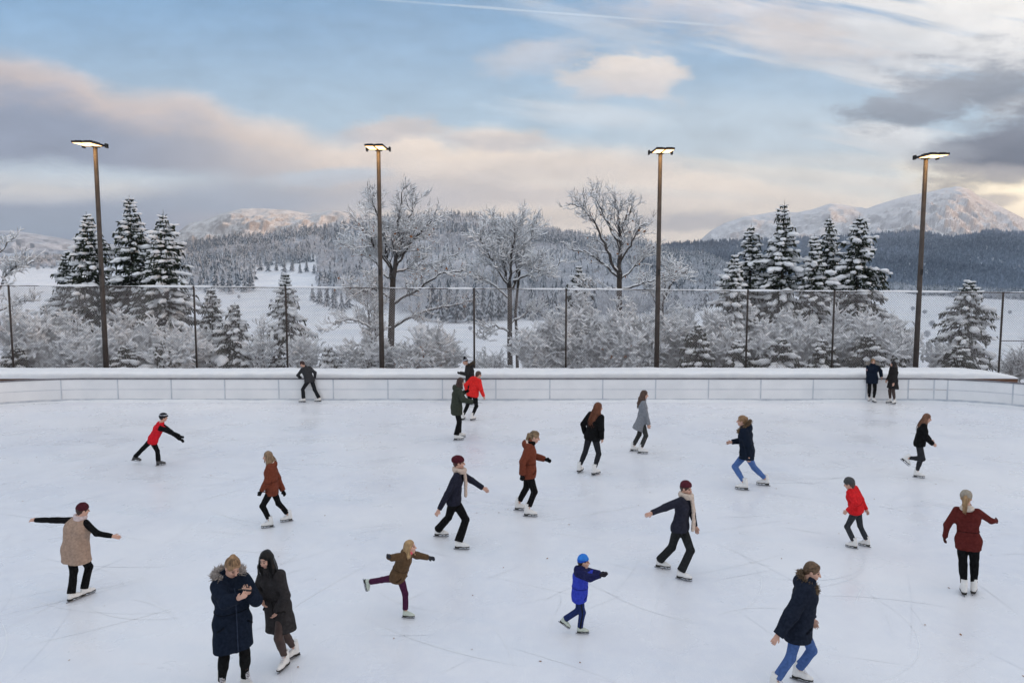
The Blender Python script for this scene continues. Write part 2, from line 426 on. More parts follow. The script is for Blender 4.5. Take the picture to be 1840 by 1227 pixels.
# ================================================================= terrain
# columns: picture x -> (distance, picture y of the bare ground there)
_near = [(33, None)]
TERR = {
    -300: [(100, 648), (200, 600), (400, 552), (700, 508), (1000, 484), (1500, 474)],
    0:    [(100, 648), (200, 600), (400, 550), (700, 502), (1000, 478), (1400, 468)],
    200:  [(100, 648), (200, 600), (400, 548), (700, 500), (1000, 474), (1300, 464)],
    330:  [(100, 648), (200, 600), (350, 560), (550, 520), (700, 484), (900, 445)],
    460:  [(100, 648), (200, 600), (350, 560), (500, 522), (600, 494), (650, 485), (900, 432)],
    580:  [(100, 648), (200, 600), (300, 566), (480, 525), (600, 492), (700, 464), (900, 416)],
    700:  [(100, 648), (200, 602), (300, 573), (400, 545), (600, 480), (900, 399)],
    820:  [(100, 648), (200, 602), (300, 578), (400, 552), (600, 480), (900, 392)],
    950:  [(100, 648), (200, 602), (300, 578), (400, 552), (600, 485), (900, 416)],
    1100: [(100, 648), (200, 602), (300, 577), (400, 552), (600, 492), (900, 436)],
    1240: [(100, 648), (200, 602), (300, 575), (400, 552), (600, 505), (900, 462)],
    1400: [(100, 648), (200, 605), (400, 562), (700, 534), (1000, 516), (1200, 508)],
    1840: [(100, 648), (200, 612), (400, 574), (700, 548), (1000, 532), (1300, 525)],
    2200: [(100, 648), (200, 612), (400, 574), (700, 548), (1000, 532), (1300, 525)],
}
_cx = np.array(sorted(TERR))
def ground_z(X, Y):
    """height of the ground; u = X / Y picks the column"""
    X = np.asarray(X, float); Y = np.asarray(Y, float)
    Yc = np.maximum(Y, 30.)
    px = 920 + FPX * X / Yc
    zs = []
    for cx in _cx:
        t = TERR[cx]
        ys = np.array([33.] + [a for a, b in t]); vs = [(-.25 - CAM_H) / 33.] + [uv(cx, b)[1] for a, b in t]
        zz = CAM_H + np.array(vs) * ys
        last = ys[-1]
        YS = np.concatenate([ys, [last + 260, 3000, 8000]])
        ZZ = np.concatenate([zz, [zz[-1] - 35, -25, -30]])
        zs.append(np.interp(Yc, YS, ZZ))
    zs = np.array(zs)
    i = np.clip(np.searchsorted(_cx, px) - 1, 0, len(_cx) - 2)
    t = np.clip((px - _cx[i]) / (_cx[i + 1] - _cx[i]), 0, 1); t = t * t * (3 - 2 * t)
    z = np.take_along_axis(zs, i[None], 0)[0] * (1 - t) + np.take_along_axis(zs, (i + 1)[None], 0)[0] * t
    n = (fbm(X / 35 + 50, Y / 35 + 50, 4) - .5) * np.clip((Y - 36) / 60, 0, 1) * 2.2 * np.clip(Y / 300, .35, 2.)
    z = z + n
    return np.where(Y < 33, np.where(Y < 31.5, -.05, -.25 + .2 * (33 - Y) / 1.5), z)
def grid_mesh(name, X, Y, Z, mats, smooth=True):
    n, m = X.shape
    b = MB()
    i = np.arange(n * m).reshape(n, m)
    b.add(np.stack([X, Y, Z], -1).reshape(-1, 3), np.stack([i[:-1, :-1], i[:-1, 1:], i[1:, 1:], i[1:, :-1]], -1).reshape(-1, 4))
    return b.build(name, mats, smooth=smooth)
_yy = np.concatenate([[-1050, -400, -100, -30, 0, 20, 31.4], np.geomspace(33, 4400, 190)])
_uu = np.concatenate([np.linspace(-3., -1.0, 14)[:-1], np.linspace(-1.0, 1.0, 230), np.linspace(1.0, 3., 14)[1:]])
_UU, _YY = np.meshgrid(_uu, _yy)
_XX = np.clip(_UU * np.maximum(_YY, 60), -5000, 5000)
tag(grid_mesh('snowy_ground', _XX, _YY, ground_z(_XX, _YY), M['ground_snow']), kind='structure')

def ridge(name, sky, Yc, Yfoot, zfoot, depth, material, rough, nx=260, ny=70, seed=0., x0=-500, x1=2400, jag=.0, round_=1.3):
    """a range whose crest follows the skyline (picture x, y) at distance Yc"""
    sky = sorted(sky)
    px = np.linspace(x0, x1, nx)
    py = np.interp(px, [a for a, b in sky], [b for a, b in sky])
    u = (px - 920) / FPX
    ya = np.linspace(Yfoot, Yc, ny); yb = np.linspace(Yc, Yc + depth, 14)[1:]
    ys = np.concatenate([ya, yb])
    Z = np.zeros((len(ys), nx)); X = np.zeros_like(Z); Y = np.zeros_like(Z)
    for k, y in enumerate(ys):
        s = (y - Yfoot) / (Yc - Yfoot)
        zc = CAM_H + np.array([uv(a, b)[1] for a, b in zip(px, py)]) * Yc
        t = np.clip(s, 0, 1) ** round_ if s <= 1 else 1 - ((y - Yc) / depth) ** 1.2
        Xk = u * y
        z = zfoot + (zc - zfoot) * t
        w = 4 * t * (1 - t) + jag
        amp = rough * (zc - zfoot).clip(0)
        r = fbm(Xk / (Yc * .055) + seed, np.full(nx, y / (Yc * .09)) + seed, 6, True) - .55
        r2 = fbm(Xk / (Yc * .016) + seed, np.full(nx, y / (Yc * .02)) + seed, 5, True) - .55
        z = z + amp * w * (r + .35 * r2)
        X[k] = Xk; Y[k] = y; Z[k] = z
    return grid_mesh(name, X, Y, Z, material), (px, ys, Z)

def mountain_mat(name, rock, snow, lo, hi, scale):
    m = bpy.data.materials.new(name); m.use_nodes = True
    N = m.node_tree.nodes; L = m.node_tree.links; b = N['Principled BSDF']
    b.inputs['Roughness'].default_value = .9; b.inputs['Specular IOR Level'].default_value = .1
    g = N.new('ShaderNodeNewGeometry'); s = N.new('ShaderNodeSeparateXYZ'); L.new(g.outputs['True Normal'], s.inputs[0])
    tc = N.new('ShaderNodeTexCoord'); n = N.new('ShaderNodeTexNoise'); n.inputs['Scale'].default_value = scale; n.inputs['Detail'].default_value = 9; n.inputs['Roughness'].default_value = .7
    L.new(tc.outputs['Object'], n.inputs['Vector'])
    a = N.new('ShaderNodeMath'); a.operation = 'MULTIPLY_ADD'; L.new(n.outputs['Fac'], a.inputs[0]); a.inputs[1].default_value = 1.1; L.new(s.outputs[2], a.inputs[2])
    r = N.new('ShaderNodeMapRange'); r.inputs[1].default_value = lo; r.inputs[2].default_value = hi; L.new(a.outputs[0], r.inputs[0])
    x = N.new('ShaderNodeMix'); x.data_type = 'RGBA'; x.inputs[6].default_value = (*rock, 1); x.inputs[7].default_value = (*snow, 1)
    L.new(r.outputs[0], x.inputs[0]); L.new(x.outputs[2], b.inputs['Base Color'])
    bp = N.new('ShaderNodeBump'); bp.inputs['Strength'].default_value = .6; bp.inputs['Distance'].default_value = 1.2 / scale * .06
    L.new(n.outputs['Fac'], bp.inputs['Height']); L.new(bp.outputs[0], b.inputs['Normal'])
    return m
M['alp'] = mountain_mat('alpine_snow_and_rock', (.34, .33, .33), (.82, .82, .83), .95, 1.5, .018)
M['woodalp'] = mountain_mat('snowy_wooded_mountainside', (.30, .27, .25), (.84, .83, .82), 1.1, 1.7, .03)
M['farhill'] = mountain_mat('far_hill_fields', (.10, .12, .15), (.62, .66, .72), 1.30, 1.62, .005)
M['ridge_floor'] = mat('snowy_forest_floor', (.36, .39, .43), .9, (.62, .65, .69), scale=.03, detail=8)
tag(ridge('mountain', [(1150, 500), (1225, 455), (1255, 432), (1275, 414), (1300, 400), (1335, 389), (1370, 384), (1395, 379), (1425, 383), (1450, 378), (1485, 366), (1520, 370), (1548, 375), (1575, 366), (1610, 356), (1650, 346), (1685, 339), (1705, 336), (1730, 341), (1748, 354), (1775, 366), (1812, 384), (1850, 402), (2000, 440), (2200, 470)], 3500, 2000, -40, 600, M['alp'], .30, 420, 90, 11.3, 1140, 2250, .10, 1.2)[0], kind='structure')
tag(ridge('mountain', [(200, 500), (290, 455), (318, 424), (345, 403), (372, 396), (410, 383), (440, 375), (475, 374), (520, 377), (560, 384), (600, 379), (640, 385), (720, 395), (850, 420), (950, 450)], 2200, 1300, -30, 500, M['woodalp'], .30, 320, 80, 4.1, 180, 980, .10, 1.1)[0], kind='structure')
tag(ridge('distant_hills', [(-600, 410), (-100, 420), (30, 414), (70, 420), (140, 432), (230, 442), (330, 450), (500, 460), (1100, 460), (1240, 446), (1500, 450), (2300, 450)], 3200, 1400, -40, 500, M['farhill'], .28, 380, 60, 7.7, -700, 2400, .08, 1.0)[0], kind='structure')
def added_shade_hill():   # unseen sun blocker
    # a hill added to the right, outside the frame, to keep the low sun off the rink and the central hill
    ys = np.linspace(-1000, 1500, 70); q = np.linspace(0, 1, 40)
    X = 800 + 1900 * q[None, :] + 1.0 * np.clip(ys[:, None] - 300, 0, None); Y = ys[:, None] + 0 * q[None, :]
    Z = -30 + 400 * np.sin(q[None, :] * math.pi) ** 1.2 * (1 - .35 * np.clip((Y - 1100) / 400, 0, 1)) + 40 * (fbm(X / 220, Y / 220, 5) - .5)
    tag(grid_mesh('hill', X, Y, Z, M['woodalp']), kind='structure')
added_shade_hill()
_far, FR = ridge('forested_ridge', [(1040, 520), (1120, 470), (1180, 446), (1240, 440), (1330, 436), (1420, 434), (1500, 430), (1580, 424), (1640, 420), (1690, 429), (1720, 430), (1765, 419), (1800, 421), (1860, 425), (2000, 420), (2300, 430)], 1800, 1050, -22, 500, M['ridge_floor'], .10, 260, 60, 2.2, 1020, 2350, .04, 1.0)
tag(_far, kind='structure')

# ================================================================= far woods: small snow-dusted trees, one object for each wood
def treemat(name, dark, light, lo, hi, scale):
    m = bpy.data.materials.new(name); m.use_nodes = True
    N = m.node_tree.nodes; L = m.node_tree.links; b = N['Principled BSDF']
    b.inputs['Roughness'].default_value = .9; b.inputs['Specular IOR Level'].default_value = .05
    tc = N.new('ShaderNodeTexCoord')
    n = N.new('ShaderNodeTexNoise'); n.inputs['Scale'].default_value = scale; n.inputs['Detail'].default_value = 6; n.inputs['Roughness'].default_value = .7
    L.new(tc.outputs['Object'], n.inputs['Vector'])
    n2 = N.new('ShaderNodeTexNoise'); n2.inputs['Scale'].default_value = scale * .03; n2.inputs['Detail'].default_value = 3
    L.new(tc.outputs['Object'], n2.inputs['Vector'])
    a = N.new('ShaderNodeMath'); a.operation = 'MULTIPLY_ADD'; L.new(n2.outputs['Fac'], a.inputs[0]); a.inputs[1].default_value = .5; L.new(n.outputs['Fac'], a.inputs[2])
    r = N.new('ShaderNodeMapRange'); r.inputs[1].default_value = lo; r.inputs[2].default_value = hi; L.new(a.outputs[0], r.inputs[0])
    x = N.new('ShaderNodeMix'); x.data_type = 'RGBA'; x.inputs[6].default_value = (*dark, 1); x.inputs[7].default_value = (*light, 1)
    L.new(r.outputs[0], x.inputs[0]); L.new(x.outputs[2], b.inputs['Base Color'])
    return m
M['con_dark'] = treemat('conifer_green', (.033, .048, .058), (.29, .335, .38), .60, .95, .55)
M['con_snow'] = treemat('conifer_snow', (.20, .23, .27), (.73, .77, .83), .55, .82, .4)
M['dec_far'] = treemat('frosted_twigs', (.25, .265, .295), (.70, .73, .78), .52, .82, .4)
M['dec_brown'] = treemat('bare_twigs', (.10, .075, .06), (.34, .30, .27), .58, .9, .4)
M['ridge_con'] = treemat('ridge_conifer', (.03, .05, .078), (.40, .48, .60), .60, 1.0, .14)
def conifer_far(seed, layers=7, n=8):
    """unit conifer: ragged skirts of boughs, snow shelves on their upper sides"""
    rg = np.random.default_rng(seed); V = []; F0 = []; F1 = []; c = 0
    for l in range(layers):
        t = l / layers
        z0 = .06 + t * .86; rad = .20 * (1 - t) ** .85 * rg.uniform(.85, 1.15) + .012
        top = z0 + (1.35 - .3 * t) / layers
        for k in range(n):
            a = (k + rg.uniform(-.3, .3)) * 2 * math.pi / n + l * .4
            r = rad * rg.uniform(.55, 1.15); w = 2.6 / n
            tip = [math.cos(a) * r, math.sin(a) * r, z0 - .035 * rg.uniform(.2, 1.4)]
            p1 = [math.cos(a - w) * r * .45, math.sin(a - w) * r * .45, z0 + .02]
            p2 = [math.cos(a + w) * r * .45, math.sin(a + w) * r * .45, z0 + .02]
            ap = [0, 0, top]
            md = [math.cos(a) * r * .55, math.sin(a) * r * .55, z0 + (top - z0) * .52]
            V += [tip, p1, p2, ap, md]
            F0 += [[c, c + 2, c + 1]]
            (F1 if rg.random() < .62 else F0).append([c + 1, c, c + 4]); (F1 if rg.random() < .62 else F0).append([c, c + 2, c + 4])
            (F1 if rg.random() < .4 else F0).append([c + 1, c + 4, c + 3]); (F1 if rg.random() < .4 else F0).append([c + 4, c + 2, c + 3])
            c += 5
    return np.array(V), np.array(F0), np.array(F1)
def decid_far(seed, n=110):
    """unit bare crown: many thin shards fanning up and out from a stem"""
    rg = np.random.default_rng(seed); V = []; F = []
    for k in range(n):
        d = rg.standard_normal(3); d /= np.linalg.norm(d); r = rg.random() ** .45
        p = np.array([.27, .27, .36]) * d * r + [0, 0, .62]
        ax = nrm(p - [0, 0, .22] + rg.standard_normal(3) * .06); ln = rg.uniform(.10, .20)
        sd = nrm(np.cross(ax, rg.standard_normal(3))) * rg.uniform(.012, .026)
        V += [p - ax * ln * .5 - sd, p - ax * ln * .5 + sd, p + ax * ln * .5]; F.append([3 * k, 3 * k + 1, 3 * k + 2])
    m = len(V)
    V += [[-.012, 0, 0], [.012, 0, 0], [0, 0, .6], [0, -.012, 0], [0, .012, 0]]; F += [[m, m + 1, m + 2], [m + 3, m + 4, m + 2]]
    return np.array(V), np.array(F), np.zeros((0, 3), int)
CONS = [conifer_far(s) for s in range(4)]; DECS = [decid_far(s + 40) for s in range(4)]
CONS_M = [conifer_far(s + 90, 5, 6) for s in range(4)]
DECS_M = [decid_far(s + 60, 70) for s in range(4)]
CONS_S = [conifer_far(s + 20, 4, 5) for s in range(4)]
def scatter(b, P, H, W, tmpl, rg, mi0, mi1):
    k = rg.integers(0, len(tmpl), len(P))
    for q in range(len(tmpl)):
        I = np.where(k == q)[0]
        if not len(I): continue
        V, F0, F1 = tmpl[q]
        a = rg.uniform(0, 6.28, len(I)); ca, sa = np.cos(a), np.sin(a)
        x = V[None, :, 0] * ca[:, None] - V[None, :, 1] * sa[:, None]; y = V[None, :, 0] * sa[:, None] + V[None, :, 1] * ca[:, None]
        h = H[I][:, None]; w = (H * W)[I][:, None]
        G = np.stack([x * w + P[I, 0:1], y * w + P[I, 1:2], V[None, :, 2] * h + P[I, 2:3]], -1)
        off = (np.arange(len(I)) * len(V))[:, None, None]
        n0 = b.n
        b.add(G.reshape(-1, 3), (F0[None] + off).reshape(-1, 3), mi0)
        if len(F1): b.F.setdefault((3, mi1), []).append((F1[None] + off).reshape(-1, 3) + n0)
def crest_at(px):
    return np.interp(px, _cx, [TERR[c][-1][0] for c in _cx])
EDGE_X = [-400, 200, 300, 330, 455, 475, 560, 580, 640, 700, 760, 820, 950, 1100, 1240, 1330, 1420, 1560, 1700, 1900, 2300]
EDGE_Y = [900, 900, 560, 545, 545, 600, 600, 455, 390, 325, 305, 296, 298, 300, 330, 480, 760, 900, 860, 840, 840]
def forest():
    rg = np.random.default_rng(21)
    n = 56000
    Y = np.sqrt(rg.uniform(285 ** 2, 1260 ** 2, n)); px = rg.uniform(-350, 2250, n)
    X = (px - 920) / FPX * Y
    edge = np.interp(px, EDGE_X, EDGE_Y) * (1 + .05 * (fbm(X / 25, Y / 25, 3) - .5))
    ok = (Y > edge) & (Y < crest_at(px) + 45)
    # clearings: the meadow above the wood edge and paler strips
    pyg = 613.5 - 0 * px
    ok &= ~((px > 462) & (px < 572) & (Y > 560) & (Y < 668))
    ok &= ~((px > 655) & (px < 700) & (Y > 560) & (Y < 640) & (rg.random(n) < .8))
    ok &= ~((px < 330) & (fbm(X / 90 + 9, Y / 90, 3) < .56))
    ok &= ~((px > 1380) & (fbm(X / 60 + 3, Y / 60, 3) < .47))
    px, X, Y = px[ok], X[ok], Y[ok]
    Z = ground_z(X, Y) - .3
    P = np.stack([X, Y, Z], 1)
    cm = fbm(X / 60 + 31, Y / 60 + 8, 3)
    t = (Y - np.interp(px, EDGE_X, EDGE_Y)) / np.maximum(crest_at(px) - np.interp(px, EDGE_X, EDGE_Y), 1)
    pc = np.where(px < 560, .52, .15) + .45 * (t > .72) + (cm - .5) * 1.9
    pc = np.where(px > 1150, pc + .35, pc)
    con = rg.random(len(P)) < pc
    b = MB()
    far = Y > 560
    for fr, TC, TD in ((far, CONS_M, DECS_M), (~far, CONS, DECS)):
        I = con & fr; scatter(b, P[I], rg.uniform(7, 14, I.sum()) * np.where(t[I] < .12, 1.15, 1.), rg.uniform(.8, 1.25, I.sum()), TC, rg, 0, 1)
        I = ~con & fr & (rg.random(len(P)) < .95); scatter(b, P[I], rg.uniform(6, 11, I.sum()), rg.uniform(1.1, 1.7, I.sum()), TD, rg, 2, 2)
        I = ~con & fr & (rg.random(len(P)) < .05); scatter(b, P[I], rg.uniform(6, 10, I.sum()), rg.uniform(1., 1.4, I.sum()), TD, rg, 3, 3)
    tag(b.build('hillside_forest', [M['con_dark'], M['con_snow'], M['dec_far'], M['dec_brown']]), 'frosted mixed wood covering the hill beyond the meadow', kind='stuff')
    # the dark ridge to the right
    px, ys, Zr = FR
    n = 17000
    sy = rg.uniform(1060, 1850, n); sx = rg.uniform(1060, 2000, n)
    iy = np.clip(np.searchsorted(ys, sy) - 1, 0, len(ys) - 2); ix = np.clip(np.searchsorted(px, sx) - 1, 0, len(px) - 2)
    fy = (sy - ys[iy]) / (ys[iy + 1] - ys[iy]); fx = (sx - px[ix]) / (px[ix + 1] - px[ix])
    z = (Zr[iy, ix] * (1 - fx) + Zr[iy, ix + 1] * fx) * (1 - fy) + (Zr[iy + 1, ix] * (1 - fx) + Zr[iy + 1, ix + 1] * fx) * fy
    P = np.stack([(sx - 920) / FPX * sy, sy, z - .4], 1)
    keep = fbm(P[:, 0] / 120, sy / 120, 4) > .30
    P = P[keep]
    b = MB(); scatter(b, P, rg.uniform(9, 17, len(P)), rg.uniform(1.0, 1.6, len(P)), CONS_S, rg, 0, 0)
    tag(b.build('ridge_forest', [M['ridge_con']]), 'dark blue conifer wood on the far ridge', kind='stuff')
forest()
# spruces one can tell apart along the wood edge
def edge_trees():
    rg = np.random.default_rng(5)
    spots = [(346, 524), (362, 521), (374, 527), (389, 520), (402, 524), (414, 528), (428, 521), (441, 525), (452, 522), (470, 487), (484, 489), (499, 487), (513, 490), (527, 488), (541, 491), (553, 489), (566, 492),
             (508, 524), (519, 528), (562, 541), (575, 549), (588, 553), (601, 558), (614, 561), (626, 555), (776, 576), (790, 579), (806, 577), (822, 580), (838, 578), (853, 581), (868, 577), (882, 580), (896, 576)]
    meshes = []
    for q in range(4):
        V, F0, F1 = conifer_far(q + 70, 10, 9)
        b = MB(); b.add(V, F0, 0); b.F.setdefault((3, 1), []).append(F1)
        meshes.append(b)
    protos = {}
    for i, (px, py) in enumerate(spots):
        cols = np.interp(px, _cx, np.arange(len(_cx)))
        # walk out until the ground is seen at this height
        ys = np.linspace(180, 800, 600)
        xs = (px - 920) / FPX * ys
        v = (ground_z(xs, ys) - CAM_H) / ys
        vv = uv(px, py)[1]
        k = int(np.argmax(v >= vv)) if (v >= vv).any() else 400
        p = (xs[k], ys[k], ground_z(xs[k], ys[k]) - .3)
        q = i % 4
        if q not in protos:
            o = meshes[q].build('spruce', [M['con_dark'], M['con_snow']])
            protos[q] = o
        else:
            o = protos[q].copy(); COL.objects.link(o)
        h = rg.uniform(13, 21) if px < 460 or px > 700 else rg.uniform(9, 16)
        w = h * rg.uniform(.95, 1.35)
        o.location = p; o.scale = (w, w, h); o.rotation_euler = (0, 0, rg.uniform(0, 6))
        where = 'in the wood edge above the left meadow' if px < 456 else ('at the upper edge of the small hillside meadow' if py < 500 else ('in the dark clump beside the hillside meadow' if px < 640 else 'at the foot of the central hill'))
        tag(o, 'snow dusted spruce standing ' + where, 'tree', 'spruces ' + where)
edge_trees()

# single bushes and round trees out on the meadows
def meadow_trees():
    rg = np.random.default_rng(15)
    spots = [(48, 484, 8, 0), (20, 482, 9, 0), (72, 487, 7, 0), (1662, 566, 3.2, 1), (1676, 590, 3, 1), (1692, 575, 2.6, 1), (1702, 560, 2.4, 1), (1668, 610, 2.6, 1), (1772, 560, 2.6, 1), (1815, 566, 3, 1), (1725, 556, 3, 1), (1640, 560, 3.4, 1),
             (610, 588, 2.2, 1), (575, 600, 1.9, 1), (845, 596, 1.7, 1), (868, 612, 1.5, 1), (488, 545, 2.4, 1), (430, 538, 2.6, 1)]
    V, F, _ = decid_far(99, 420); proto = None
    for px, py, h, k in spots:
        ys = np.linspace(60, 1300, 1600); xs = (px - 920) / FPX * ys
        v = (ground_z(xs, ys) - CAM_H) / ys; vv = uv(px, py)[1]
        q = int(np.argmax(v >= vv)) if (v >= vv).any() else 800
        p = (xs[q], ys[q], ground_z(xs[q], ys[q]) - .1 * h)
        if proto is None:
            b = MB(); b.add(V, F); o = proto = b.build('frosted_bush', M['dec_far'])
        else: o = proto.copy(); COL.objects.link(o)
        o.location = p; w = h * rg.uniform(1.3, 1.9); o.scale = (w, w, h * 1.15); o.rotation_euler = (0, 0, rg.uniform(0, 6))
        if k: side = 'right hand' if px > 1500 else ('middle' if px > 560 else 'left')
        tag(o, ('round frosted bush out on the %s snow meadow' % side) if k else 'round bare tree on the far left snowfield', 'bush' if k else 'tree', ('bushes on the %s meadow' % side) if k else 'round trees on the far left snowfield')
meadow_trees()
# ================================================================= near conifers, laden with snow
def conifer(px, py_top, Y, rad, label, group, seed, py_low=None, snow=1., droop=.42, zbase=None, lean=0., fill=1.):
    rg = np.random.default_rng(seed); rad *= 1.3; ph1, ph2, lb = rg.uniform(0, 6.28, 3); gp = rg.uniform(1.5, 3.)
    top = at_depth(px, py_top, Y)
    X = top[0]; zb = float(ground_z(X, Y)) - .1 if zbase is None else zbase
    H = top[2] - zb
    e = empty('conifer', (X, Y, zb), label, 'tree', group)
    tr = MB(); tr.tube([[0, 0, -.3], [0, 0, H * .5], [0, 0, H * .97]], [.035 * H * .55, .035 * H * .32, .012], 7)
    nd = MB(); nA, nB, nr = [], [], []
    sC, s1, s2, s3 = [], [], [], []
    z = H * .04
    while z < H * .985:
        t0 = z / H
        nb = int(rg.integers(6, 9)) if t0 < .85 else 5
        ph = rg.uniform(0, 6.28)
        for k in range(nb):
            a = ph + k * 2 * math.pi / nb + rg.uniform(-.3, .3)
            zb_ = min(z + rg.normal() * .19 * (1 - t0), H * .985); t = zb_ / H
            L = (rad * (1 - t) ** .78 + .05) * rg.uniform(.58, 1.08) * (1 + .16 * math.sin(a + ph1) + .14 * math.sin(a * 2 + gp * zb_ + ph2))
            if math.sin(a * 1.0 + zb_ * gp * 1.3 + lb) > .86 and t > .15: L *= .55
            if rg.random() < .10: L *= .5
            ri = .05 + .38 * max(0, t - .55) - droop * (1 - t) * rg.uniform(.3, 1.6)
            m = 6
            s = np.linspace(0, 1, m)
            d = np.array([math.cos(a), math.sin(a)])
            zz = zb_ + L * (ri * s + .02 - .34 * droop * s ** 2 * (1.4 - t)) + .14 * L * np.maximum(0, s - .65) * (rg.random() < .6)
            pts = np.stack([d[0] * L * s, d[1] * L * s, zz], 1)
            at = lambda u: np.array([np.interp(u, s, pts[:, c]) for c in range(3)])
            nA += list(pts[:-1]); nB += list(pts[1:]); nr += [.02] * (m - 1)
            side = np.array([-d[1], d[0], 0])
            nt = max(6, int(L * 17 * fill))
            for q in range(nt):
                u = rg.uniform(.10, 1.)
                p = at(u)
                l = L * .36 * (1.08 - u) * rg.uniform(.5, 1.25) + .10
                sg = rg.choice([-1, 1])
                dv = nrm(np.array([d[0], d[1], 0]) * .8 + side * sg * rg.uniform(.2, 1.1) + [0, 0, rg.uniform(-.95, .15)])
                nA.append(p); nB.append(p + dv * l); nr.append(rg.uniform(.026, .05))
            for q in range(int(L * 8 * fill)):
                u = rg.uniform(.15, 1.)
                p = at(u) + side * rg.normal() * .13 * L
                nA.append(p); nB.append(p + np.array([d[0] * .12, d[1] * .12, -rg.uniform(.10, .32)])); nr.append(rg.uniform(.035, .06))
            # snow: one or two heavy pads towards the tip, bent down with the bough
            if rg.random() < .55 * snow + .22:
                w = min(1.1, .40 + L / 1.4) * rg.uniform(.65, 1.3)
                for q in range(int(rg.integers(2, 4))):
                    u = rg.uniform(.42, 1.02)
                    p = at(u); ax = nrm(at(min(u + .1, 1)) - at(u - .15)); nz = nrm(np.cross(ax, side)); nz = nz * np.sign(nz[2] + 1e-6)
                    h = .085 * w * rg.uniform(.8, 1.3)
                    sC.append(p + side * rg.normal() * .07 * L + nz * h * .55); s1.append(ax * w * rg.uniform(.16, .30)); s2.append(side * w * rg.uniform(.10, .19)); s3.append(nz * h)
            for q in range(int(snow * L * 7)):
                u = rg.uniform(.15, 1.02); ax = nrm(pts[-1] - pts[1])
                p = at(u) + side * rg.normal() * .16 * L * (1.1 - u) + [0, 0, rg.uniform(-.08, .05)]
                bg = rg.uniform(.03, .075)
                dv = nrm(ax + side * rg.normal() * .7)
                sC.append(p); s1.append(dv * bg * 1.8); s2.append(nrm(np.cross([0, 0, 1], dv)) * bg * .75); s3.append(np.array([0, 0, bg * .5]))
        z += (.20 + .14 * (1 - t0)) * (H / 9) ** .4 * rg.uniform(.8, 1.2)
    nA += [np.array([0, 0, H * .9])]; nB += [np.array([0, 0, H + .12])]; nr += [.02]
    for k in range(5):
        a = k * 1.256; nA.append(np.array([0, 0, H * .965])); nB.append(np.array([math.cos(a) * .22, math.sin(a) * .22, H * .985])); nr.append(.022)
    nA, nB, nr = np.array(nA), np.array(nB), np.array(nr)
    nd.prisms(nA, nB, nr, nr * .35, 3)
    sn = MB(); sn.blobs(sC, s1, s2, s3, .16, seed=seed)
    tr.build('trunk', M['bark'], e, True)
    nd.build('crown', M['needles'], e)
    sn.build('snow_cover', M['snow'], e, True)
    return e
GL = 'snow laden conifers behind the chain link fence'
conifer(155, 384, 38.5, 2.35, 'snow laden fir just left of the leftmost lamp post', GL, 11, fill=1.1)
conifer(232, 354, 39.5, 2.6, 'tallest fir right of the leftmost lamp post with blunt bushy top', GL, 12, snow=1.15)
conifer(293, 380, 37.5, 2.3, 'fir with thin pointed leader, rightmost of three tall ones by the leftmost lamp post', GL, 13, snow=1.25)
conifer(118, 455, 40.5, 1.9, 'shorter fir half hidden behind the three tall firs on the left', GL, 14)
conifer(380, 520, 38.0, 1.35, 'young slim fir behind the second bay of the fence', GL, 15, snow=1.2)
conifer(422, 546, 36.5, 1.6, 'low broad fir buried in snow beside a young slim fir', GL, 16, snow=1.6)
conifer(514, 492, 38.0, 1.6, 'feathery fir right behind a fence post near the leaning skater', GL, 17, snow=1.5)
conifer(590, 622, 35.5, 1.0, 'small snow covered fir peeping over the bank left of the bare oak', GL, 18, snow=1.5)
conifer(662, 628, 35.0, 1.1, 'tiny dark fir beside the oak trunk', GL, 19, snow=1.2)
conifer(1320, 456, 36.0, 1.6, 'rounded bushy fir at the left end of the right hand group', GL, 21, snow=1.5)
conifer(1350, 404, 39.0, 1.8, 'dark fir between the rounded fir and the tallest fir of the right group', GL, 22)
conifer(1410, 363, 38.0, 2.0, 'tallest narrow fir of the right group with a cross shaped leader', GL, 23, snow=1.2)
conifer(1463, 424, 37.0, 1.7, 'short fir between two taller firs of the right group', GL, 24, snow=1.3)
conifer(1490, 389, 40.0, 1.75, 'slender fir standing behind the short fir of the right group', GL, 25)
conifer(1545, 388, 37.5, 2.35, 'broadest fir at the right end of the right group', GL, 26, snow=1.3, fill=1.15)
conifer(1745, 502, 36.5, 2.0, 'fir with tiered crown between the rightmost lamp post and the last fence post', GL, 27, snow=1.3)
conifer(1040, 478, 40.0, 1.5, 'snow capped fir behind the bare trees, half hidden by twigs', GL, 28, snow=1.6)

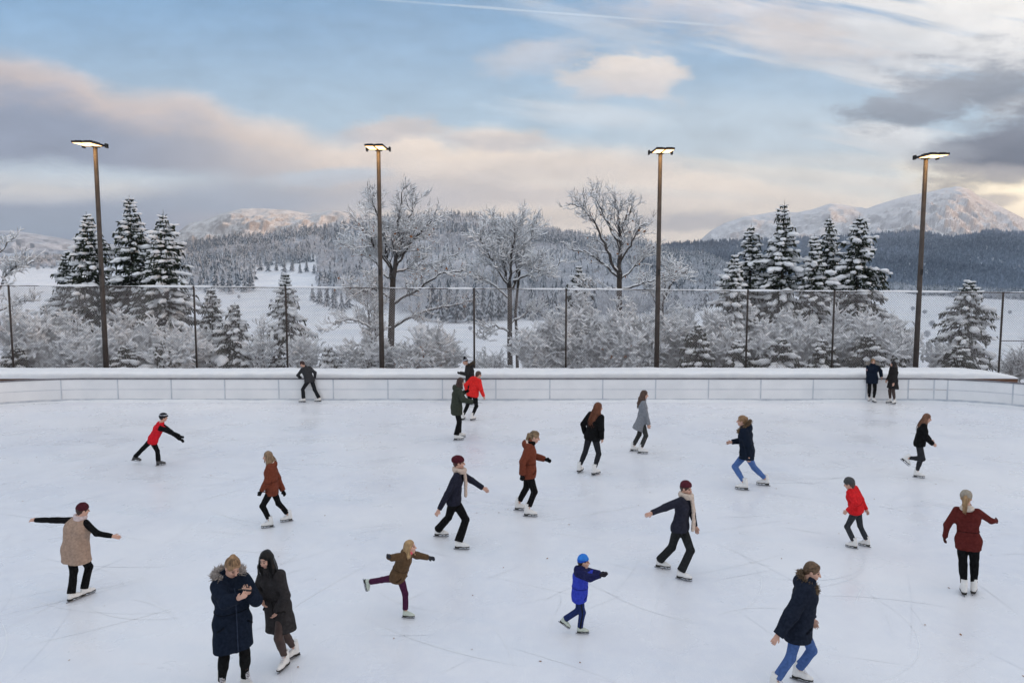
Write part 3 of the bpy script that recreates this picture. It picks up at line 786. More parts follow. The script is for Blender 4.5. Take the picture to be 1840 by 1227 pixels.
# ================================================================= bare trees and shrubs under snow
def grow(limbs, rg, dens=1., twig=1., up=.22, lv3=True):
    """limbs: list of (points, r0, r1). returns segments A, B, ra, rb"""
    A, B, ra, rb = [], [], [], []
    def seg(p, q, a, b):
        A.append(p); B.append(q); ra.append(a); rb.append(b)
    def branch(p, d, L, r, lev):
        n = 4 if lev == 1 else (3 if lev == 2 else 1)
        pts = [p]; dd = d
        for k in range(n):
            dd = nrm(dd + rg.standard_normal(3) * .16 + [0, 0, up * .35])
            pts.append(pts[-1] + dd * L / n)
        for k in range(n):
            seg(pts[k], pts[k + 1], r * (1 - .75 * k / n), r * (1 - .75 * (k + 1) / n))
        if lev >= (3 if lv3 else 2): return
        step = (.17 if lev == 1 else .12) / dens
        m = int(L / step)
        for k in range(m):
            u = rg.uniform(.2, 1.) if k else 1.
            i = min(int(u * n), n - 1); w = u * n - i
            q = pts[i] * (1 - w) + pts[i + 1] * w
            ax = nrm(pts[i + 1] - pts[i])
            v = nrm(np.cross(ax, rg.standard_normal(3)))
            an = rg.uniform(.5, 1.0)
            nd = nrm(ax * math.cos(an) + v * math.sin(an) + [0, 0, up])
            branch(q, nd, (L * rg.uniform(.30, .55) * (1.15 - .5 * u) if lev == 1 else rg.uniform(.14, .34)) * (twig if lev > 1 else 1), max(r * .5, .0095), lev + 1)
    for pts, r0, r1, bl in limbs:
        pts = np.asarray(pts, float)
        # smooth the polyline with a little wander
        m = max(4, int(len(pts) * 4)); s = np.linspace(0, len(pts) - 1, m)
        P = np.stack([np.interp(s, np.arange(len(pts)), pts[:, c]) for c in range(3)], 1)
        P[1:-1] += rg.standard_normal((m - 2, 3)) * .035
        rr = np.linspace(r0, r1, m)
        for k in range(m - 1): seg(P[k], P[k + 1], rr[k], rr[k + 1])
        Lt = np.linalg.norm(np.diff(P, axis=0), axis=1).sum()
        if bl <= 0: continue
        for k in range(int(Lt / .15 * dens)):
            u = rg.uniform(.18, 1.)
            i = min(int(u * (m - 1)), m - 2); w = u * (m - 1) - i
            q = P[i] * (1 - w) + P[i + 1] * w; ax = nrm(P[i + 1] - P[i])
            v = nrm(np.cross(ax, rg.standard_normal(3)))
            an = rg.uniform(.55, 1.1)
            nd = nrm(ax * math.cos(an) + v * math.sin(an) + [0, 0, up])
            branch(q, nd, bl * rg.uniform(.45, 1.1) * (1.25 - .6 * u), max(rr[i] * .38, .014), 1)
    return np.array(A), np.array(B), np.array(ra), np.array(rb)
def bare(name, base, limbs, label, group, seed, dens=1., twig=1., snow=1., trunk=None, up=.22, leaves=0, clumps=0, cat='tree', lv3=True):
    rg = np.random.default_rng(seed)
    e = empty(name, base, label, cat, group)
    base = np.asarray(base)
    limbs = [(np.asarray(p) - base, a, b, l) for p, a, b, l in limbs]
    A, B, ra, rb = grow(limbs, rg, dens, twig, up, lv3)
    if trunk:
        tb = MB()
        for p, r0, r1 in trunk:
            p = np.asarray(p) - base
            tb.tube(p, np.linspace(r0, r1, len(p)), 9)
            d = p[-1] - p[0]
            # snow plastered on the weather side of the bark
        tb.build('trunk', M['bark'], e, True)
    b = MB(); b.prisms(A, B, ra, rb, 4 if cat == 'tree' else 3)
    b.build('branch' if trunk else 'stem', M['twig'], e)
    d = B - A; l = np.linalg.norm(d, axis=1); hz = np.sqrt(np.clip(1 - (d[:, 2] / np.maximum(l, 1e-6)) ** 2, 0, 1))
    k = (hz > .15) & (rg.random(len(A)) < .95)
    s0 = (.022 + .65 * ra) * np.clip(hz, .5, 1) * snow * rg.uniform(.75, 1.25, len(A)); s1 = (.019 + .65 * rb) * np.clip(hz, .5, 1) * snow
    up_ = np.zeros((len(A), 3)); up_[:, 2] = ra * .75 + s0 * .45
    sb = MB(); sb.prisms((A + up_)[k], (B + up_)[k], np.minimum(s0, .075)[k], np.minimum(s1, .07)[k], 3)
    if clumps:
        i = rg.integers(0, len(A), clumps)
        C = (A[i] + B[i]) * .5 + up_[i]
        w = rg.uniform(.035, .105, clumps)[:, None]
        dn = d[i] / np.maximum(l[i][:, None], 1e-6)
        sdv = np.cross(dn, [0, 0, 1.]); sdv /= np.maximum(np.linalg.norm(sdv, axis=1, keepdims=True), 1e-3)
        sb.blobs(C, dn * w * 1.7, sdv * w * .9, np.array([[0, 0, 1.]]) * w * .6, .2, seed=seed)
    sb.build('snow_cover', M['snow'], e)
    if leaves:
        i = rg.integers(0, len(A), leaves)
        i = i[np.argsort(A[i][:, 2])][:int(leaves * .7)]
        p = B[i] + rg.standard_normal((len(i), 3)) * .04
        t = rg.standard_normal((len(i), 3)) * .035; t2 = rg.standard_normal((len(i), 3)) * .035
        lb = MB(); V = np.stack([p - t, p - t2, p + t, p + t2], 1).reshape(-1, 3)
        lb.add(V, np.arange(len(V)).reshape(-1, 4))
        lb.build('dry_foliage', M['dryleaf'], e)
    return e
def pl(Y, *pts, dy=None):
    """polyline from picture points; dy = depth offsets"""
    dy = dy or [0] * len(pts)
    return [at_depth(x, y, Y + o) for (x, y), o in zip(pts, dy)]
GB = 'bare snow lined trees behind the fence'
Y = 36.0
b0 = at_depth(701, 690, Y)
bare('bare_tree', b0, [
    (pl(Y, (705, 505), (698, 470), (690, 420), (672, 372), (664, 350), dy=[0, .2, .5, .9, 1.2]), .10, .02, 1.25),
    (pl(Y, (706, 505), (712, 455), (716, 400), (722, 345), dy=[0, -.2, -.4, -.5]), .11, .02, 1.25),
    (pl(Y, (708, 500), (722, 440), (738, 390), (748, 355), dy=[0, .4, .9, 1.3]), .09, .02, 1.2),
    (pl(Y, (712, 480), (735, 440), (765, 405), (785, 392), dy=[0, -.3, -.6, -.9]), .07, .015, 1.1),
    (pl(Y, (700, 480), (675, 440), (650, 410), (640, 395), dy=[0, -.5, -1, -1.3]), .06, .015, 1.1),
    (pl(Y, (698, 500), (668, 465), (640, 445), (625, 440), dy=[0, .5, 1, 1.2]), .055, .012, 1.0),
    (pl(Y, (704, 548), (745, 525), (790, 492), (832, 486), dy=[0, -.3, -.6, -.8]), .075, .018, .8),
    (pl(Y, (706, 588), (745, 565), (795, 552), (852, 540), dy=[0, .2, .4, .5]), .075, .016, .7),
    (pl(Y, (708, 490), (745, 480), (790, 470), (825, 455), dy=[0, .8, 1.4, 1.7]), .05, .012, .95),
    (pl(Y, (700, 535), (670, 520), (640, 528), (615, 520), dy=[0, -.6, -1., -1.2]), .05, .012, .9),
], 'big bare oak with two long low limbs beside the second lamp post', GB, 101, dens=1.2, snow=.95, leaves=420,
    trunk=[(pl(Y, (701, 692), (702, 620), (704, 560), (706, 500)), .20, .14)])
Y = 36.8
b0 = at_depth(917, 690, Y)
bare('bare_tree', b0, [
    (pl(Y, (914, 520), (905, 480), (897, 435), (885, 395), dy=[0, .2, .4, .6]), .08, .015, 1.15),
    (pl(Y, (917, 520), (918, 470), (925, 420), (935, 388), dy=[0, -.3, -.5, -.7]), .075, .015, 1.15),
    (pl(Y, (920, 520), (935, 470), (948, 430), (965, 400), dy=[0, .4, .9, 1.1]), .07, .014, 1.15),
    (pl(Y, (912, 510), (885, 470), (868, 440), (858, 420), dy=[0, -.5, -.9, -1.2]), .055, .012, 1.0),
    (pl(Y, (922, 505), (955, 490), (985, 485), (1010, 470), dy=[0, -.2, -.4, -.6]), .05, .012, 1.0),
    (pl(Y, (912, 535), (880, 505), (852, 500), (838, 488), dy=[0, .4, .8, 1.]), .05, .012, .95),
    (pl(Y, (918, 600), (890, 585), (875, 595), (862, 610), dy=[0, -.3, -.5, -.7]), .04, .012, .7),
    (pl(Y, (920, 580), (950, 560), (975, 560), dy=[0, .3, .5]), .04, .012, .8),
], 'bare tree of several stems behind the middle fence posts', GB, 102, dens=1.3, twig=1.1, snow=1.05,
    trunk=[(pl(Y, (917, 692), (916, 620), (916, 560), (916, 515)), .15, .11), (pl(Y + .6, (930, 692), (929, 620), (926, 560), (935, 470)), .09, .06)])
Y = 36.2
b0 = at_depth(1112, 690, Y)
bare('bare_tree', b0, [
    (pl(Y, (1113, 505), (1114, 440), (1111, 390), (1104, 350), dy=[0, 0, .2, .4]), .12, .02, 1.0),
    (pl(Y, (1112, 500), (1092, 450), (1070, 400), (1045, 372), (1024, 366), dy=[0, -.3, -.6, -.9, -1.1]), .085, .015, .95),
    (pl(Y, (1112, 440), (1092, 400), (1072, 362), (1062, 334), dy=[0, .4, .8, 1.]), .07, .015, .9),
    (pl(Y, (1111, 498), (1080, 470), (1052, 452), (1022, 448), dy=[0, .5, .9, 1.2]), .065, .014, .75),
    (pl(Y, (1115, 470), (1135, 435), (1152, 408), (1168, 398), dy=[0, -.4, -.8, -1.]), .055, .013, .95),
    (pl(Y, (1116, 500), (1145, 475), (1168, 455), (1178, 440), dy=[0, .3, .6, .9]), .05, .012, .9),
    (pl(Y, (1114, 415), (1128, 385), (1138, 370), dy=[0, -.2, -.3]), .045, .012, .8),
    (pl(Y, (1110, 520), (1075, 520), (1045, 515), dy=[0, -.5, -.9]), .045, .012, .8),
    (pl(Y, (1116, 520), (1155, 510), (1190, 500), (1215, 495), dy=[0, -.4, -.6, -.8]), .05, .012, .9),
], 'bare tree with open leaning top left of the third lamp post', GB, 103, dens=1.15, snow=.9, leaves=200,
    trunk=[(pl(Y, (1110, 692), (1112, 620), (1113, 560), (1113, 500)), .17, .13)])
Y = 35.0
bare('bare_tree', at_depth(672, 690, 35.), [
    (pl(Y, (672, 690), (668, 610), (660, 560), (650, 520), dy=[0, .2, .4, .5]), .07, .02, .9),
    (pl(Y, (675, 690), (674, 600), (672, 540), (676, 500), dy=[.4, .5, .6, .8]), .08, .02, .9),
    (pl(Y, (668, 590), (640, 575), (610, 578), (590, 592), dy=[0, -.3, -.5, -.6]), .04, .012, .7),
    (pl(Y, (668, 620), (640, 620), (615, 640), dy=[0, -.2, -.4]), .035, .012, .6),
], 'slim twin stemmed bare tree left of the second lamp post', GB, 104, dens=1.2, snow=1.15)
Y = 37.0
bare('bare_tree', at_depth(-15, 690, Y), [
    (pl(Y, (-20, 560), (5, 500), (30, 478), (62, 470), dy=[0, 0, -.2, -.4]), .06, .014, .8),
    (pl(Y, (-25, 500), (0, 450), (22, 430), dy=[0, .2, .3]), .05, .012, .8),
    (pl(Y, (-20, 580), (20, 545), (60, 540), dy=[0, .3, .5]), .05, .012, .8),
    (pl(Y, (-15, 690), (-18, 600), (-22, 520), dy=[0, 0, 0]), .14, .07, .5),
], 'bare tree reaching in at the left edge beyond the fence', GB, 105, dens=1.2, snow=1.15)
Y = 38.0
bare('bare_tree', at_depth(1205, 700, Y), [
    (pl(Y, (1200, 690), (1190, 570), (1195, 510), (1205, 480)), .08, .02, 1.0),
    (pl(Y, (1192, 540), (1215, 495), (1232, 488), (1240, 505), dy=[0, -.3, -.5, -.6]), .05, .012, .7),
    (pl(Y, (1190, 560), (1165, 520), (1150, 500), dy=[0, .3, .5]), .05, .012, .9),
], 'weeping bare tree just right of the third lamp post', GB, 106, dens=1.2, snow=1.3)
# shrubs
GS = 'snow buried shrubs along the fence'
def shrub(px, py_top, width_px, Y, label, seed, snow=1.5, dens=1., clumps=350, stems=9, leaves=0, group=GS):
    rg = np.random.default_rng(seed)
    top = at_depth(px, py_top, Y); zb = float(ground_z(top[0], Y)) - .15
    Hh = top[2] - zb; W = width_px / FPX * Y / 2
    base = np.array([top[0], Y, zb]); limbs = []
    for k in range(stems):
        a = rg.uniform(0, 6.28); q = rg.random() ** .6
        e = base + [math.cos(a) * W * q, math.sin(a) * min(W, 1.3) * q, Hh * (1 - .38 * q * q) * rg.uniform(.75, 1.)]
        md = base + [math.cos(a) * W * q * .35, math.sin(a) * min(W, 1.3) * q * .35, Hh * .45]
        limbs.append(([base + rg.standard_normal(3) * [.25, .15, 0], md, e], .028, .010, .62))
    return bare('snowy_shrub', base, limbs, label, group, seed, dens=dens * 1.25, snow=snow * .90, clumps=int(clumps * 1.7), up=.12, cat='shrub', leaves=leaves)
shrub(20, 545, 110, 34.0, 'shrub full of snow left of the first fence bay post', 201, 1.7, 1.1, 420)
shrub(85, 572, 130, 34.4, 'snow heavy shrub below the shorter half hidden fir', 202, 1.9, 1.15, 620)
shrub(160, 585, 120, 34.2, 'snow heavy shrub directly behind the leftmost lamp post', 203, 1.9, 1.15, 620)
shrub(245, 580, 130, 34.4, 'snow heavy shrub right of the leftmost lamp post under the tallest fir', 204, 1.9, 1.15, 620)
shrub(315, 590, 90, 34.0, 'snow heavy shrub under the fir with the thin leader', 205, 1.8, 1.1, 420)
shrub(465, 560, 90, 36.0, 'thin leafless shrub between the low broad fir and the feathery fir', 206, 1.2, .8, 80)
shrub(545, 600, 70, 35.5, 'snow covered shrub behind the man leaning on the boards', 207, 1.7, 1.1, 260)
shrub(640, 590, 90, 35.0, 'loose shrub at the foot of the slim twin stemmed tree', 208, 1.4, .9, 200)
shrub(765, 575, 100, 34.6, 'round snowy shrub with rusty leaves right of the oak trunk', 209, 1.6, 1.1, 420, leaves=420)
shrub(735, 615, 70, 34.0, 'low shrub with brown leaves between oak trunk and round shrub', 210, 1.3, .9, 150, leaves=420)
shrub(880, 625, 60, 36.0, 'low twiggy shrub left of the many stemmed bare tree', 211, 1.3, .9, 80)
shrub(965, 575, 110, 34.8, 'wide white shrub right of the many stemmed bare tree', 212, 1.7, 1.2, 520)
shrub(1040, 540, 120, 35.2, 'tall white shrub behind the fence post nearest the frame middle', 213, 1.7, 1.25, 700)
shrub(1110, 560, 120, 34.6, 'dense white shrub around the leaning bare tree', 214, 1.7, 1.25, 700, leaves=260)
shrub(1165, 590, 90, 34.2, 'white shrub just left of the third lamp post', 215, 1.7, 1.1, 420)
shrub(1225, 545, 110, 36.5, 'white shrub between the third lamp post and the fir group', 216, 1.7, 1.2, 520)
shrub(1290, 575, 110, 34.8, 'snow heavy shrub below the rounded bushy fir', 217, 2.0, 1.2, 680)
shrub(1370, 572, 130, 34.7, 'snow heavy shrub below the dark fir and the tallest narrow fir', 218, 2.0, 1.2, 760)
shrub(1450, 578, 130, 34.8, 'snow heavy shrub below the short fir', 219, 2.0, 1.2, 760)
shrub(1530, 565, 130, 34.7, 'snow heavy shrub below the broadest fir', 220, 2.0, 1.2, 760)
shrub(1600, 575, 90, 34.0, 'snow heavy shrub left of the rightmost lamp post', 221, 1.9, 1.2, 480)
shrub(1700, 610, 80, 36.0, 'snow shrub at the foot of the tiered fir', 222, 1.5, 1., 220)
shrub(1828, 622, 60, 32.8, 'brown leafless shrub at the end of the snowy ledge', 223, .6, 1.2, 0)

for i, (px, py, wd, lab) in enumerate([(70, 548, 150, 'broad snow mound of shrub at the foot of the shorter half hidden fir'), (140, 556, 140, 'tall snow buried shrub left of the leftmost lamp post'), (215, 556, 140, 'tall snow buried shrub right of the leftmost lamp post'), (285, 562, 130, 'tall snow buried shrub below the gap between two tall firs'), (340, 585, 90, 'snow buried shrub by the second fence post'), (985, 555, 120, 'feathery white shrub just left of the middle fence post'), (1035, 528, 150, 'highest white thicket between many stemmed and leaning bare trees'), (1095, 530, 150, 'white thicket wrapped round the foot of the leaning bare tree'), (1150, 540, 140, 'white thicket left of the third lamp post'), (1205, 548, 130, 'white thicket right of the third lamp post'), (1265, 545, 140, 'snow mound of shrub at the left foot of the right fir group'), (1340, 545, 150, 'snow mound of shrub between rounded and tallest narrow fir'), (1415, 548, 150, 'snow mound of shrub under the tallest narrow fir'), (1490, 548, 150, 'snow mound of shrub under the slender fir'), (1565, 545, 150, 'snow mound of shrub under the broadest fir'), (1615, 570, 90, 'snow mound of shrub before the rightmost lamp post'), (690, 600, 110, 'sprawling frosted shrub round the oak trunk'), (790, 600, 80, 'frosted shrub right of the rusty leaved shrub')]):
    shrub(px, py, wd, 35.6, lab, 400 + i, 1.8, 1.25, 520, stems=11, leaves=120 if 1000 < px < 1160 else 0, group='taller shrubs behind the first row')
GE = 'low dark evergreen bushes along the foot of the fence'
for i, (px, py, r, lab) in enumerate([(1255, 585, 1.1, 'leftmost dark evergreen bush of the right fir group'), (1325, 612, 1.2, 'dark evergreen bush under the rounded bushy fir'), (1405, 608, 1.25, 'dark evergreen bush under the tallest narrow fir'), (1478, 612, 1.2, 'dark evergreen bush under the slender fir'), (1560, 602, 1.3, 'dark evergreen bush under the broadest fir'), (1610, 622, .9, 'dark evergreen bush just left of the rightmost lamp post'),
        (225, 622, 1.3, 'dark evergreen bush right of the leftmost lamp post'), (290, 615, 1.2, 'dark evergreen bush under the fir with the thin leader'), (30, 622, 1.0, 'dark evergreen bush at the left edge of the fence'), (1720, 622, 1.2, 'dark evergreen bush under the tiered fir')]):
    e = conifer(px, py, 33.4, r, lab, GE, 300 + i, snow=.75, fill=1.5, droop=.25)
    e.name = 'evergreen_bush'; e['category'] = 'bush'
# ================================================================= ice
def ice_mat():
    m = bpy.data.materials.new('skated_ice'); m.use_nodes = True
    N = m.node_tree.nodes; L = m.node_tree.links; b = N['Principled BSDF']
    b.inputs['Specular IOR Level'].default_value = .5
    tc = N.new('ShaderNodeTexCoord')
    def noise(scale, detail, stretch=None, rot=0, rough=.55):
        n = N.new('ShaderNodeTexNoise'); n.inputs['Scale'].default_value = scale; n.inputs['Detail'].default_value = detail; n.inputs['Roughness'].default_value = rough
        if stretch:
            mp = N.new('ShaderNodeMapping'); mp.inputs['Scale'].default_value = stretch; mp.inputs['Rotation'].default_value = (0, 0, R(rot))
            L.new(tc.outputs['Object'], mp.inputs[0]); L.new(mp.outputs[0], n.inputs['Vector'])
        else: L.new(tc.outputs['Object'], n.inputs['Vector'])
        return n.outputs['Fac']
    def mr(x, a, b_, c=0., d=1.):
        n = N.new('ShaderNodeMapRange'); n.inputs[1].default_value = a; n.inputs[2].default_value = b_; n.inputs[3].default_value = c; n.inputs[4].default_value = d
        L.new(x, n.inputs[0]); return n.outputs[0]
    def mix(f, a, b_):
        n = N.new('ShaderNodeMix'); n.data_type = 'RGBA'
        L.new(f, n.inputs[0])
        for s_, v in ((n.inputs[6], a), (n.inputs[7], b_)):
            if isinstance(v, tuple): s_.default_value = (*v, 1)
            else: L.new(v, s_)
        return n.outputs[2]
    c = mix(mr(noise(.28, 5), .35, .65), (.70, .725, .79), (.81, .82, .85))
    c = mix(mr(noise(3.5, 7, rough=.7), .42, .72, 0, .55), c, (.84, .85, .87))
    for k, (st, rot, lo) in enumerate((((44, 2.2, 1), 38, .66), ((40, 2.0, 1), -48, .67), ((48, 1.6, 1), 70, .68), ((38, 2.4, 1), 12, .67))):
        c = mix(mr(noise(1.0, 2, st, rot), lo, lo + .06, 0, .42), c, (.88, .885, .90) if k != 2 else (.58, .62, .69))
    c = mix(mr(noise(1.0, 6, (1.2, 5, 1), 4, .65), .66, .76, 0, .35), c, (.62, .55, .53))
    c = mix(mr(noise(70, 3), .5, .75, 0, .5), c, (.90, .905, .915))
    L.new(c, b.inputs['Base Color'])
    L.new(mr(noise(.8, 6), .3, .7, .20, .42), b.inputs['Roughness'])
    bp = N.new('ShaderNodeBump'); bp.inputs['Strength'].default_value = .22; bp.inputs['Distance'].default_value = .012
    L.new(noise(28, 7, rough=.7), bp.inputs['Height']); L.new(bp.outputs[0], b.inputs['Normal'])
    return m
M['ice'] = ice_mat()
YB, XL, XR, RL, RR = 27.35, -16.3, 15.7, 6.0, 4.5
def board_path():
    """plan of the boards from the left side round the far end to the right side, and the unit normal towards the ice"""
    P = []
    for y in np.arange(-6, YB - RL, .5): P.append((XL - RL, y))
    for a in np.linspace(180, 90, 40): P.append((XL + RL * math.cos(R(a)), YB - RL + RL * math.sin(R(a))))
    for x in np.arange(XL + .5, XR, .5): P.append((x, YB))
    for a in np.linspace(90, 0, 36): P.append((XR + RR * math.cos(R(a)), YB - RR + RR * math.sin(R(a))))
    for y in np.arange(YB - RR - .5, -6, -.5): P.append((XR + RR, y))
    return np.array(P)
BP = board_path()
_s = np.concatenate([[0], np.cumsum(np.linalg.norm(np.diff(BP, axis=0), axis=1))])
S_LEFT = RL * math.pi / 2 + (YB - RL + 6)            # arc length where the straight far side begins
def on_path(s):
    return np.array([np.interp(s, _s, BP[:, 0]), np.interp(s, _s, BP[:, 1])])
def strip(s0, s1, lo, hi, thick, off=0., n=None):
    """a slab following the boards between arc lengths, z lo..hi; off = distance of its face from the board line towards the ice"""
    n = n or max(2, int((s1 - s0) / .25) + 1)
    b = MB(); V = []
    for s in np.linspace(s0, s1, n):
        p = on_path(s); t = nrm(on_path(s + .05) - on_path(s - .05)); nn = np.array([t[1], -t[0]])
        a = p + nn * off; c = p + nn * (off - thick)
        V += [[*a, lo], [*a, hi], [*c, hi], [*c, lo]]
    F = []
    for k in range(n - 1):
        for i in range(4):
            j = (i + 1) % 4
            F.append([4 * k + j, 4 * k + i, 4 * k + 4 + i, 4 * k + 4 + j])
    F += [[0, 1, 2, 3], [4 * n - 1, 4 * n - 2, 4 * n - 3, 4 * n - 4]]
    b.add(V, F)
    return b
def build_ice():
    me = bpy.data.meshes.new('ice'); 
    V = [(x, y, 0.) for x, y in BP]
    me.from_pydata(V, [], [list(range(len(V) - 1, -1, -1))]); me.update(); me.materials.append(M['ice'])
    o = bpy.data.objects.new('ice', me); COL.objects.link(o); tag(o, kind='structure')
build_ice()
def boards():
    e = empty('rink_boards', (0, YB, 0), 'white rink boards with grey seams around the far end of the ice', 'rink boards')
    O = (0, YB, 0)
    s_seam0 = S_LEFT + (at_depth(113, 700, YB)[0] - XL)
    px = [113, 212, 308, 404, 501, 599, 697, 795, 891, 988, 1083, 1178, 1273, 1367, 1461, 1556, 1632, 1677, 1699]
    seams = [S_LEFT + at_depth(x, 700, YB)[0] - XL for x in px]
    seams = [seams[0] - 2.15 * k for k in range(4, 0, -1)] + seams + [seams[-1] + 2.1, seams[-1] + 4.2, seams[-1] + 6.3]
    rg = np.random.default_rng(3)
    for a, c in zip(seams[:-1], seams[1:]):
        strip(a + .008, c - .008, .10, .455, .05).build('lower_panel', M['board'], e, offset=O)
        strip(a + .008, c - .008, .475, .855, .05, rg.uniform(-.004, .004)).build('upper_panel', M['board'], e, offset=O)
        if 1.2 < c - a: strip(a + .008, c - .008, .4555, .4745, .045, .006).build('joint_strip', M['boardedge'], e, offset=O)
    for a in seams:
        strip(a - .022, a + .022, .10, .855, .06, .012, n=2).build('post', M['boardedge'], e, offset=O)
    for a, c in zip(seams[:-1:3], [*seams[3::3], seams[-1]]):
        strip(a, c, .857, .905, .09, .02).build('top_rail', M['rail'], e, offset=O)
        strip(a, c, .0, .10, .05, .012).build('kick_plate', M['boardedge'], e, offset=O)
    # scraped snow against the foot of the boards
    b = MB(); n = 420; ss = np.linspace(seams[0], seams[-1], n); V = []
    m = 7
    for s in ss:
        p = on_path(s); t = nrm(on_path(s + .05) - on_path(s - .05)); nn = np.array([t[1], -t[0]])
        h = .025 + .13 * max(0, float(fbm(np.array([s * .35]), np.array([2.2]), 3)[0]) - .33); w = .16 + h * 1.4
        for k in range(m):
            q = k / (m - 1)
            d = .013 + w * q; z = h * (1 - q) ** 1.3 + .018 * (float(vnoise(np.array([s * 5 + k]), np.array([k * 1.7]))[0]) - .5) * (q < .95)
            V.append([*(p + nn * d), max(z, .003) if q < 1 else -.004])
    i = np.arange(n * m).reshape(n, m)
    b.add(V, np.stack([i[:-1, :-1], i[:-1, 1:], i[1:, 1:], i[1:, :-1]], -1).reshape(-1, 4))
    tag(b.build('scraped_snow', M['snow'], smooth=True), 'scraped snow lying along the foot of the boards', 'snow', kind='stuff')
boards()
# ---- curved cuts and shavings left by blades
def blade_cuts():
    rg = np.random.default_rng(77); b = MB()
    for i in range(620):
        Y = 7 + 19.5 * rg.random() ** .8; X = rg.uniform(-15, 15) * min(1, Y / 17 + .1); L = rg.uniform(.5, 3.2); a0 = rg.choice([.75, -.75, 1.2, 0.1]) + rg.normal() * .35; k = rg.normal() * .35
        n = 10; s_ = np.linspace(0, L, n); a = a0 + k * s_
        x = X + np.concatenate([[0], np.cumsum(np.cos(a[:-1]) * L / (n - 1))]); y = Y + np.concatenate([[0], np.cumsum(np.sin(a[:-1]) * L / (n - 1))])
        if y.max() > 26.8: continue
        w = rg.uniform(.003, .0075) * np.sin(np.linspace(.12, math.pi - .12, n)) * rg.uniform(.6, 1.3, n)
        V = []
        for p, q, t, h in zip(x, y, a, w): V += [[p - math.sin(t) * h, q + math.cos(t) * h, .0035], [p + math.sin(t) * h, q - math.cos(t) * h, .0035]]
        b.add(V, [[2 * j + 1, 2 * j + 3, 2 * j + 2, 2 * j] for j in range(n - 1)], int(rg.random() < .25))
    tag(b.build('blade_cuts', [M['snow'], mat('cut_ice', (.77, .79, .83), .35)]), 'fine curved cuts and shavings left in the ice by skates', 'scratches', kind='stuff')
blade_cuts()
# ================================================================= ledge behind the far boards
def ledge():
    x0, x1, y0, y1, zt = -27., 20.05, 27.95, 29.5, .80
    e = empty('wooden_ledge', (0, 28.6, 0), 'long red brown wooden ledge behind the boards under a thick snow cover', 'ledge')
    b = MB(); b.box((x0, y0 - 28.6, -.05), (x1, y1 - 28.6, zt)); b.build('timber', M['wood'], e)
    nx, ny = 520, 16
    xs = np.linspace(x0 - .02, x1 + .03, nx); q = np.linspace(0, 1, ny)
    prof_y = y0 - .04 + (y1 - y0 + .08) * np.concatenate([[0, 0, .004, .014, .035, .07], np.linspace(.12, .88, 5), [.93, .965, .986, .996, 1.0]])
    prof_z = np.array([0, .07, .13, .17, .20, .225, .235, .24, .245, .24, .235, .225, .20, .16, .09, 0])
    V = []
    for x in xs:
        edge = min(1, max(0, (x1 + .03 - x) / 1.5)) ** .45
        th = (.86 + .35 * float(fbm(np.array([x * .35]), np.array([1.]), 4)[0])) * edge
        j = (fbm(np.full(ny, x * 2.3), prof_y * 2.3, 4) - .5) * .075
        jy = (fbm(np.full(ny, x * 1.7 + 40), prof_y * 1.3, 4) - .5) * .09
        mid = np.clip(np.minimum(np.arange(ny), ny - 1 - np.arange(ny)) / 3, 0, 1)
        for k in range(ny):
            V.append([x, prof_y[k] - 28.6 + jy[k] * (k < ny - 1), zt + .004 + max(0, prof_z[k] * th + j[k] * mid[k] * edge)])
    i = np.arange(nx * ny).reshape(nx, ny)
    s = MB(); s.add(V, np.stack([i[:-1, :-1], i[1:, :-1], i[1:, 1:], i[:-1, 1:]], -1).reshape(-1, 4))
    s.build('snow_cover', M['snow'], e, True)
ledge()
